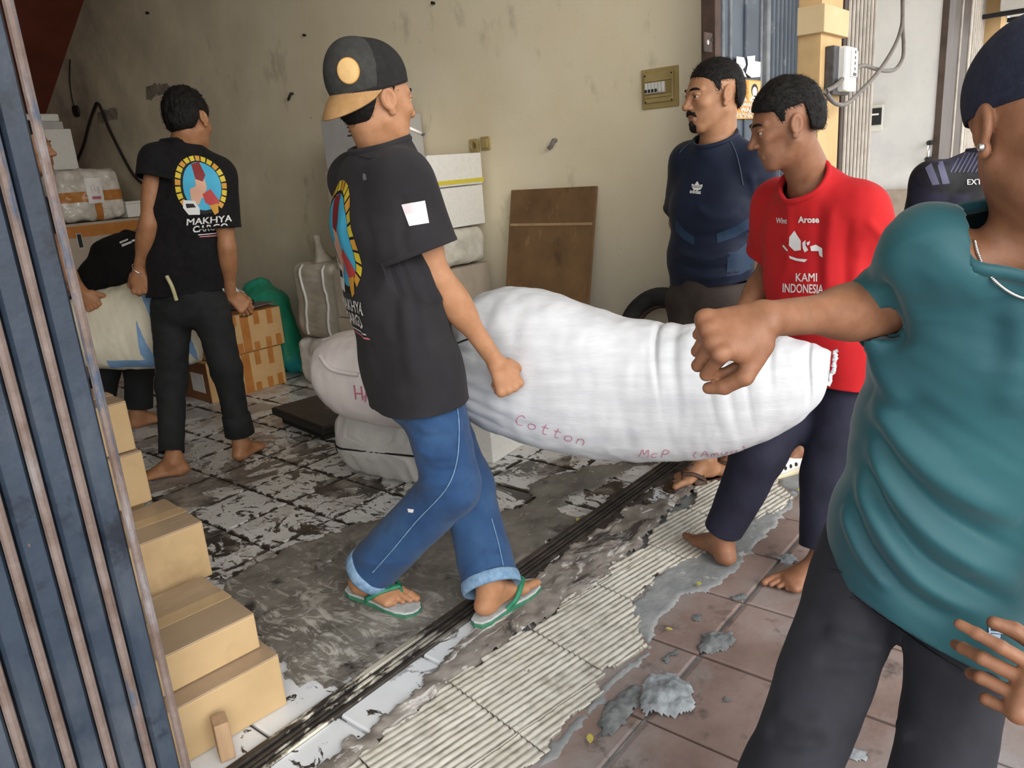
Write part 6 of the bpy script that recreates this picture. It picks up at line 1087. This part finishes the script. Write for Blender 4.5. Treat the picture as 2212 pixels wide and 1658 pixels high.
# tyre behind the navy jersey man
tyre_m = mat('black tyre', (.016, .017, .018), (.03, .031, .032), .8, 20, 4, .3, 90); carton('carton', 'dark carton under the tyre, hidden behind the big carried sack', (3.14, 1.76, 0), (.34, .40, .245), kr_d, 0, 'box', None, True, kr_d); Rr = .20; tcx = np.array((3.17, 1.73, .246+Rr+.018))
V = []; F = []; n, m_ = 40, 14
for i in range(n):
    a = 2*math.pi*i/n; dr = np.array((0, math.cos(a), math.sin(a)))
    for k in range(m_): b = 2*math.pi*k/m_; V.append(tcx+dr*(Rr-.03+.042*math.cos(b))+np.array((1, 0, 0))*.05*math.sin(b)+np.array((.06*(math.sin(a)), 0, 0)))
for i in range(n):
    for k in range(m_): F.append((i*m_+k, i*m_+(k+1) % m_, ((i+1) % n)*m_+(k+1) % m_, ((i+1) % n)*m_+k))
ty = mk('tyre', V, F, tyre_m); tag(ty, 'black tyre leaning against the wall behind the person in the navy jersey', 'tyre')
V, F = tube([tcx+np.array((.06*math.sin(a), 0, 0))+np.array((0, math.cos(a), math.sin(a)))*(Rr-.075) for a in np.linspace(0, 2*math.pi, 41)], .014, 8); mk('rim', V, F, jam, ty)
# ---- rubble and leaves on the pavement
rub = mat('pale broken cement', (.20, .215, .225), (.40, .43, .46), .95, 20, 8, .9, 60, .35, .65); rub_d = mat('grey broken cement', (.10, .107, .11), (.20, .21, .215), .95, 22, 8, .9, 60)
def lump(L, h, m, lab, seed, name='cement_lump'):
    A = np.array(G2(L)); lo, hi = A.min(0)-.02, A.max(0)+.02; res = .005; n = np.ceil((hi-lo)/res).astype(int)+1; X, Y = np.meshgrid(lo[0]+res*np.arange(n[0]), lo[1]+res*np.arange(n[1]), indexing='ij'); P = np.stack([X.ravel(), Y.ravel()], 1); P3 = np.c_[P, np.zeros(len(P))]
    sd = np.where(inpoly(P, A), 1, -1)*edist(P, A)+.009*fbm(P3*45, seed, 3); z = .001+h*np.clip(sd/.05, 0, 1)**.6*(.75+.35*fbm(P3*22, seed+4, 3))+.003*fbm(P3*80, seed+8, 2)*np.clip(sd/.02, 0, 1)
    V = np.c_[P, np.maximum(z, .0005)]; ok = (sd > -.002).reshape(n); I = np.arange(len(P)).reshape(n); q = ok[:-1, :-1] & ok[1:, :-1] & ok[1:, 1:] & ok[:-1, 1:]; F = np.stack([I[:-1, :-1][q], I[1:, :-1][q], I[1:, 1:][q], I[:-1, 1:][q]], 1)
    if len(F) < 4: return
    V, F = compact(V, F); o = mk(name, V, F, m); tag(o, lab, 'rubble', 'cement rubble on the pavement')
lump([(1385, 1475), (1410, 1458), (1450, 1455), (1485, 1470), (1500, 1500), (1490, 1535), (1460, 1548), (1400, 1545), (1375, 1525)], .030, rub, 'largest pale cement lump on the rose brown pavement tiles', 1)
lump([(1290, 1560), (1320, 1510), (1345, 1490), (1380, 1480), (1385, 1525), (1350, 1555), (1325, 1590), (1295, 1590)], .020, rub_d, 'crumbly grey cement rubble trailing left of the largest lump', 2)
lump([(1505, 1395), (1520, 1372), (1550, 1362), (1582, 1366), (1591, 1385), (1575, 1405), (1540, 1411), (1515, 1408)], .026, rub_d, 'rounded dark grey cement lump behind the largest one', 3)
lump([(1428, 1425), (1440, 1408), (1463, 1406), (1462, 1418), (1440, 1430)], .014, rub_d, 'small broken cement crumb beside the ribbed pavers', 4); lump([(1494, 1335), (1500, 1326), (1516, 1328), (1515, 1341), (1500, 1343)], .012, rub_d, 'small round cement crumb near the cement smear', 5); lump([(1572, 1290), (1600, 1282), (1620, 1284), (1610, 1298), (1585, 1300)], .010, rub_d, 'flat pale cement crumb on a pavement joint', 6)
lump([(1678, 1205), (1690, 1194), (1712, 1198), (1725, 1212), (1705, 1222), (1685, 1216)], .014, rub, 'pale cement crumb beside the bare toes of the person in red', 7); lump([(1665, 1398), (1672, 1390), (1685, 1394), (1680, 1402)], .010, rub_d, 'tiny dark cement crumb near the leg of the person in teal', 8); lump([(1566, 1515), (1574, 1505), (1583, 1510), (1578, 1522)], .010, rub_d, 'tiny cement crumb right of the largest lump', 9); lump([(1820, 1620), (1850, 1612), (1880, 1625), (1870, 1645), (1830, 1640)], .012, rub, 'pale cement crumb between the legs of the person in teal', 10)
lfm = mat('yellow leaf', (.48, .40, .08), (.58, .50, .14), .6, 30)
def leaf(px, py, L, w_, a, lab, curl=.3):
    c = gnd(px, py, .006); d = np.array((math.cos(a), math.sin(a), 0)); b = np.array((-d[1], d[0], 0)); V = []; F = []; n = 8
    for i in range(n+1):
        t = i/n; hw__ = w_*math.sin(math.pi*min(t*.92+.04, 1))**.8
        for s_ in (-1, 0, 1): V.append(c+d*L*(t-.5)+b*hw__*s_*.5+ZV*(.004+curl*.02*abs(s_)*hw__/w_+.012*curl*(t-.5)**2*4))
    for i in range(n):
        for j in range(2): F.append((i*3+j, i*3+j+1, (i+1)*3+j+1, (i+1)*3+j))
    o = mk('leaf', V, F, lfm); solid(o, .0006); tag(o, lab, 'leaf', 'fallen yellow leaves')
leaf(1275, 1600, .030, .016, .6, 'yellow leaf scrap at the near corner of the ribbed pavers'); leaf(1733, 1065, .065, .018, 1.0, 'long yellow leaf near the knee-high trousers of the person in red'); leaf(1510, 1265, .022, .014, .2, 'yellow leaf scrap on the edge of the blue grey cement'); leaf(1445, 1363, .020, .010, 1.8, 'narrow yellow leaf scrap beside the cement smear'); leaf(1248, 1125, .026, .012, .4, 'yellow leaf scrap just inside the gate rail')
# stool under the seated person
stm = mat('brown stool wood', (.16, .09, .045), (.22, .13, .07), .7, 6, 4, .2, 60); pz = pt(2098, 690, 3.04); sz = pz[2]-.19; stl = empty('stool', (pz[0], pz[1], 0)); tag(stl, 'brown wooden stool under the seated person in the dark jersey', 'stool')
box('seat', (pz[0], pz[1], sz), (.34, .34, .03), stm, stl)
for sx_ in (-1, 1):
    for sy_ in (-1, 1): box('leg', (pz[0]+sx_*.14, pz[1]+sy_*.14, (sz-.016)/2), (.035, .035, sz-.016), stm, stl)
# cigarette
cg = mat('cigarette paper', (.80, .78, .74), rough=.7); a_ = cap.W(.004, .090, -.0625); b_ = a_+nrm(RH*.80-ZV*.42-FH*.35)*.052; V, F = tube([a_, b_], .0042, 10); ci = mk('cigarette', V, F, cg); tag(ci, 'white cigarette between the lips of the capped person', 'cigarette'); V, F = tube([b_-.004*nrm(b_-a_), b_+.003*nrm(b_-a_)], .0043, 10); mk('ash', V, F, rub_d, ci)
# ================================================================= prints, seams and marks on the clothes
wp = mat('white print', (.70, .70, .69), rough=.7); yp = mat('yellow print', (.66, .50, .04), rough=.6); yo = mat('orange print', (.60, .30, .04), rough=.6); bp = mat('sky blue print', (.06, .40, .62), rough=.6); rp_ = mat('red print', (.48, .06, .06), rough=.6); pk = mat('skin tone print', (.66, .38, .27), rough=.6); dr = mat('dark red print', (.22, .02, .02), rough=.6); kp = mat('black print', (.012, .012, .013), rough=.7); pkp = mat('pink print', (.72, .20, .24), rough=.6)
def back_print(par, tree, o, r, u, sc):
    L = lambda nm, P, m, off: lay(nm, poly2d(P, .012), m, par, tree, o, r, u, off, .25, sc=sc)
    L('print_oval', ell2d(0, .03, .135, .185), kp, .0012); L('print_oval', ell2d(.005, .03, .112, .160), bp, .0018)
    for i in range(20):                                             # ring of blocky yellow letters over the oval
        a = math.radians(-52+284*(i+.5)/20); da = math.radians(5.6)
        if 245 > math.degrees(a) > 228: continue
        q = [(math.cos(a+s_*da)*rx, .03+math.sin(a+s_*da)*ry) for rx, ry, s_ in ((.121, .170, -1), (.152, .203, -1), (.152, .203, 1), (.121, .170, 1))]
        L('print_letter_block', q, yp if i % 3 else yo, .0024)
    L('print_shape', [(-.03, .18), (.02, .19), (.035, .10), (.01, .06), (-.03, .08)], dr, .0030); L('print_shape', [(-.03, .10), (.02, .10), (.03, .02), (.0, -.05), (-.04, -.02)], pk, .0026); L('print_shape', [(-.07, .02), (-.02, .04), (-.005, -.04), (-.03, -.09), (-.07, -.05)], pk, .0032)
    L('print_shape', [(.0, -.02), (.05, .01), (.095, -.08), (.05, -.11), (.01, -.08)], rp_, .0030); L('print_shape', [(.03, -.10), (.08, -.09), (.075, -.15), (.05, -.165)], yo, .0034)
    L('print_truck', [(-.115, -.05), (-.05, -.06), (-.03, -.115), (-.035, -.155), (-.10, -.15), (-.125, -.10)], wp, .0036); L('print_truck_window', [(-.105, -.075), (-.06, -.08), (-.05, -.105), (-.105, -.105)], kp, .0042)
    for t_, y, sz, w_ in (('MAKHYA', -.200, .062, .265), ('CARGO', -.252, .062, .20)): lay('print_lettering', text2d(t_, sz, w_, .0014, .009, .15), wp, par, tree, o, r, u, .0042, .25, (0.01, y), 1.) if sc == 1 else lay('print_lettering', [(v*sc, f_) for v, f_ in [text2d(t_, sz, w_, .0014, .009, .15)]][0], wp, par, tree, o, r, u, .0042, .25, (0.01*sc, y*sc), 1.)
    L('print_line', [(-.06, -.288), (.10, -.292), (.10, -.298), (-.06, -.294)], wp, .0026); L('print_line', [(-.05, -.302), (.10, -.308), (.11, -.316), (-.05, -.308)], pkp, .0026)
cb_ = pt(745, 480, 2.20); back_print(cap.sh, cap.tree, mean(pt(828, 480, 2.14), pt(840, 560, 2.15))-cap.F*.12-cap.U*.0-cap.R*.012, nrm(cap.R), cap.U, .76)
lmn = nrm(-FH*.80+RH*.62); lmr = nrm(np.cross(ZV, -lmn)*-1); lmr = nrm(np.cross(ZV, lmn)); lu = nrm(ZV+lmr*.18)
back_print(lm.sh, lm.tree, pt(440, 412, 3.47), lmr, lu, .64)
def lay_cam(name, VF, px, py, m, par, tree, off=.0015, ang=0., L=.02, rgt=None):
    """print placed on a surface where the photograph shows it; shape in pixels, y up"""
    V, F = VF; c_, s_ = math.cos(ang), math.sin(ang); out = []; ok = []
    for x, y in V:
        d = ray(px+c_*x+s_*y*1., py-(c_*y)+s_*x); h = tree.ray_cast(Vector(CO), Vector(d))
        ok.append(h[0] is not None); out.append(np.array(h[0])-nrm(d)*off if h[0] is not None else CO)
    F = [f_ for f_ in F if all(ok[i] for i in f_)]
    if not F: return None
    us_ = sorted({i for f_ in F for i in f_}); mp = {a: b for b, a in enumerate(us_)}; return mk(name, [out[i] for i in us_], [[mp[i] for i in f_] for f_ in F], m, par)
def pxpoly(L): return poly2d([(x, -y) for x, y in L], 14)
def pxp(name, L, m, par, tree, off=.0015): return lay_cam(name, pxpoly(L), 0, 0, m, par, tree, off)
fw = mat('sleeve flag white', (.80, .78, .80), rough=.7); fp = mat('sleeve flag pink', (.78, .60, .64), rough=.7)  # flag's red washed out to pink, overexposure put into the colour
pxp('sleeve_flag', [(867, 442), (918, 433), (927, 481), (884, 488)], fw, cap.sh, cap.tree, .002); pxp('sleeve_flag_top', [(867, 442), (893, 437), (897, 458), (876, 462)], fp, cap.sh, cap.tree, .003); pxp('worn_spot', [(784, 374), (790, 376), (792, 388), (785, 390), (783, 382)], mat('worn spot', (.16, .15, .16), rough=.9), cap.sh, cap.tree)
for nm, L, wd, m in (('seam', [(988, 880), (992, 930), (986, 1000), (962, 1058), (900, 1125), (850, 1185), (805, 1236)], .0016, denim_l), ('seam', [(1062, 1120), (1076, 1170), (1088, 1225)], .0014, denim_l), ('pocket_stitch', [(848, 888), (866, 898), (884, 894)], .0014, denim_l), ('pocket_stitch', [(912, 884), (922, 878), (930, 872)], .0014, denim_l)): strokes_px([L], cap.po, cap.ptree, 2.1, wd, m)
pxp('paint_fleck', [(880, 1098), (894, 1100), (892, 1107), (882, 1106)], wp, cap.po, cap.ptree)
strokes_px([[(775, 335), (800, 342), (818, 330), (826, 322)]], cap.sh, cap.tree, 2.1, .002, chr_tee); pass
# three-leaf emblem and word on the navy jersey, raglan seams, paler chevrons
nl = mat('paler navy panel', (.0095, .028, .066), (.013, .037, .080), .6, 12); ns_ = mat('jersey piping', (.055, .08, .12), rough=.6)
for L in ([(1458, 470), (1480, 498), (1500, 512), (1500, 530), (1475, 515), (1458, 498)], [(1548, 505), (1590, 488), (1620, 468), (1622, 492), (1588, 512), (1550, 525)], [(1575, 555), (1590, 545), (1618, 520), (1620, 548), (1585, 575)], [(1572, 545), (1628, 540), (1626, 578), (1600, 592), (1570, 596)]): pxp('jersey_panel', L, nl, ad.sh, ad.tree, .0015)
strokes_px([[(1498, 305), (1478, 318), (1468, 330)], [(1578, 305), (1590, 330), (1600, 370), (1605, 400)]], ad.sh, ad.tree, 3, .0018, ns_)
for a, l_, w_ in ((0, 20, 5.0), (.72, 18, 4.6), (-.72, 18, 4.6)):
    P = [(w_*math.sin(math.pi*t)*s_, l_*t) for s_, ts in ((1, np.linspace(.0, 1, 9)), (-1, np.linspace(1, .0, 9)[1:-1])) for t in ts]; P = [(x*math.cos(a)+y*math.sin(a), y*math.cos(a)-x*math.sin(a)) for x, y in P]; lay_cam('emblem_leaf', poly2d(P, 8), 1505, 411, wp, ad.sh, ad.tree, .003, .06)
for y in (-404.5, -401.5): lay_cam('emblem_bar', poly2d([(-11, -.45), (11, -.45), (11, .45), (-11, .45)], 8), 1505, -y, navy_t, ad.sh, ad.tree, .0045, .06)
lay_cam('emblem_word', text2d('adidas', 12, 24, .35, 4), 1502, 414, wp, ad.sh, ad.tree, .003, .10)
# red t-shirt
rq = lambda t_, px, py, sz, w_, an=0., bo=.4, sh_=0.: lay_cam('lettering', text2d(t_, sz, w_, bo, 5, sh_), px, py, wp, rd.sh, rd.tree, .003, an)
rq('Wint', 1688, 477, 16, 24, .06); rq('Arose', 1747, 475, 19, 46, .0, .6); rq('KAMI', 1742, 600, 26, 46, .0, .3); rq('INDONESIA', 1734, 624, 27, 88, .03, .35)
for L in ([(1705, 512), (1716, 498), (1722, 508), (1730, 520), (1730, 540), (1716, 542), (1704, 530)], [(1733, 524), (1740, 518), (1740, 530), (1746, 540), (1738, 545), (1734, 536)], [(1750, 532), (1762, 528), (1776, 536), (1777, 556), (1770, 552), (1768, 542), (1752, 542)], [(1692, 528), (1702, 540), (1700, 543), (1690, 532)], [(1704, 552), (1722, 558), (1744, 560), (1738, 566), (1720, 563), (1706, 558)], [(1742, 524), (1750, 520), (1748, 528), (1744, 530)]): pxp('island_shape', L, wp, rd.sh, rd.tree, .003)
# the jersey half hidden at the right
lay_cam('lettering', text2d('EXTREME', 17, 74, .3, 6), 2126, 393, wp, ex.sh, ex.tree, .004, -.02)
sp_ = mat('grey violet print', (.10, .10, .17), rough=.7)
for i in range(9): x = 2052+9*i; pxp('diagonal_stripe', [(x, 372), (x+3, 372), (x+26, 330), (x+23, 330)], sp_, ex.sh, ex.tree, .003)
for L in ([(1998, 362), (2012, 352), (2030, 398), (2014, 400)], [(2022, 345), (2034, 340), (2052, 396), (2036, 398)]): pxp('jersey_panel', L, sp_, ex.sh, ex.tree, .0025)
# bent man's collar print
lay_cam('lettering', text2d('CREW', 12, 44, .3, 5), 272, 522, wp, bm_.sh, bm_.tree, .004, -.25) if False else None
for L in ([(262, 528), (284, 520), (285, 524), (264, 533)], [(258, 522), (276, 515), (277, 518), (259, 526)], [(284, 518), (298, 515), (298, 519), (286, 522)]): pxp('pale_print', L, wp, bm_.sh, bm_.tree, .004)
# teal: hem emblem, necklace, earring, jeans seams
ck = mat('pale blue print', (.45, .58, .75), rough=.6)
for L in ([(2136, 1346), (2140, 1346), (2140, 1384), (2136, 1384)], [(2140, 1362), (2176, 1366), (2176, 1370), (2140, 1366)], [(2146, 1350), (2164, 1348), (2150, 1360), (2147, 1358)], [(2141, 1368), (2162, 1370), (2160, 1382), (2141, 1384)]): pxp('hem_emblem', L, ck, tl.sh, tl.tree, .003)
tbody = BVHTree.FromPolygons((np.array([v.co for v in tl.o.data.vertices])+BASE[tl.o.name]).tolist(), [list(p.vertices) for p in tl.o.data.polygons])
P = []
for x, y in ((2106, 520), (2112, 545), (2124, 575), (2145, 602), (2172, 625), (2200, 640), (2230, 648)):
    d = ray(x, y); q = [h for h in (tl.tree.ray_cast(Vector(CO), Vector(d)), tbody.ray_cast(Vector(CO), Vector(d))) if h[0] is not None]
    if q: h = min(q, key=lambda t_: t_[3]); P.append(np.array(h[0])-nrm(d)*.004)
if len(P) > 3:
    Q_ = smoothpath(P, 8); V = []; F = []
    for i, p in enumerate(Q_): b0 = len(V); V += (p+SPH[0][::1]*.0022).tolist(); F += (SPH[1]+b0).tolist()
    mk('necklace', V, F, slv, tl.o)
er = tl.W(.080, -.010, -.036); d = nrm(er-CO); h = tbody.ray_cast(Vector(CO), Vector(ray(2120, 318)))
if h[0] is not None: mk('earring', np.array(h[0])-d*.003+SPH[0]*.005, SPH[1], slv, tl.o)
strokes_px([[(1840, 1290), (1868, 1300), (1888, 1320), (1915, 1338)], [(1925, 1345), (2000, 1400), (2080, 1450)], [(1790, 1230), (1830, 1240), (1862, 1262)]], tl.po, tl.ptree, 1.1, .0014, gry_jean)
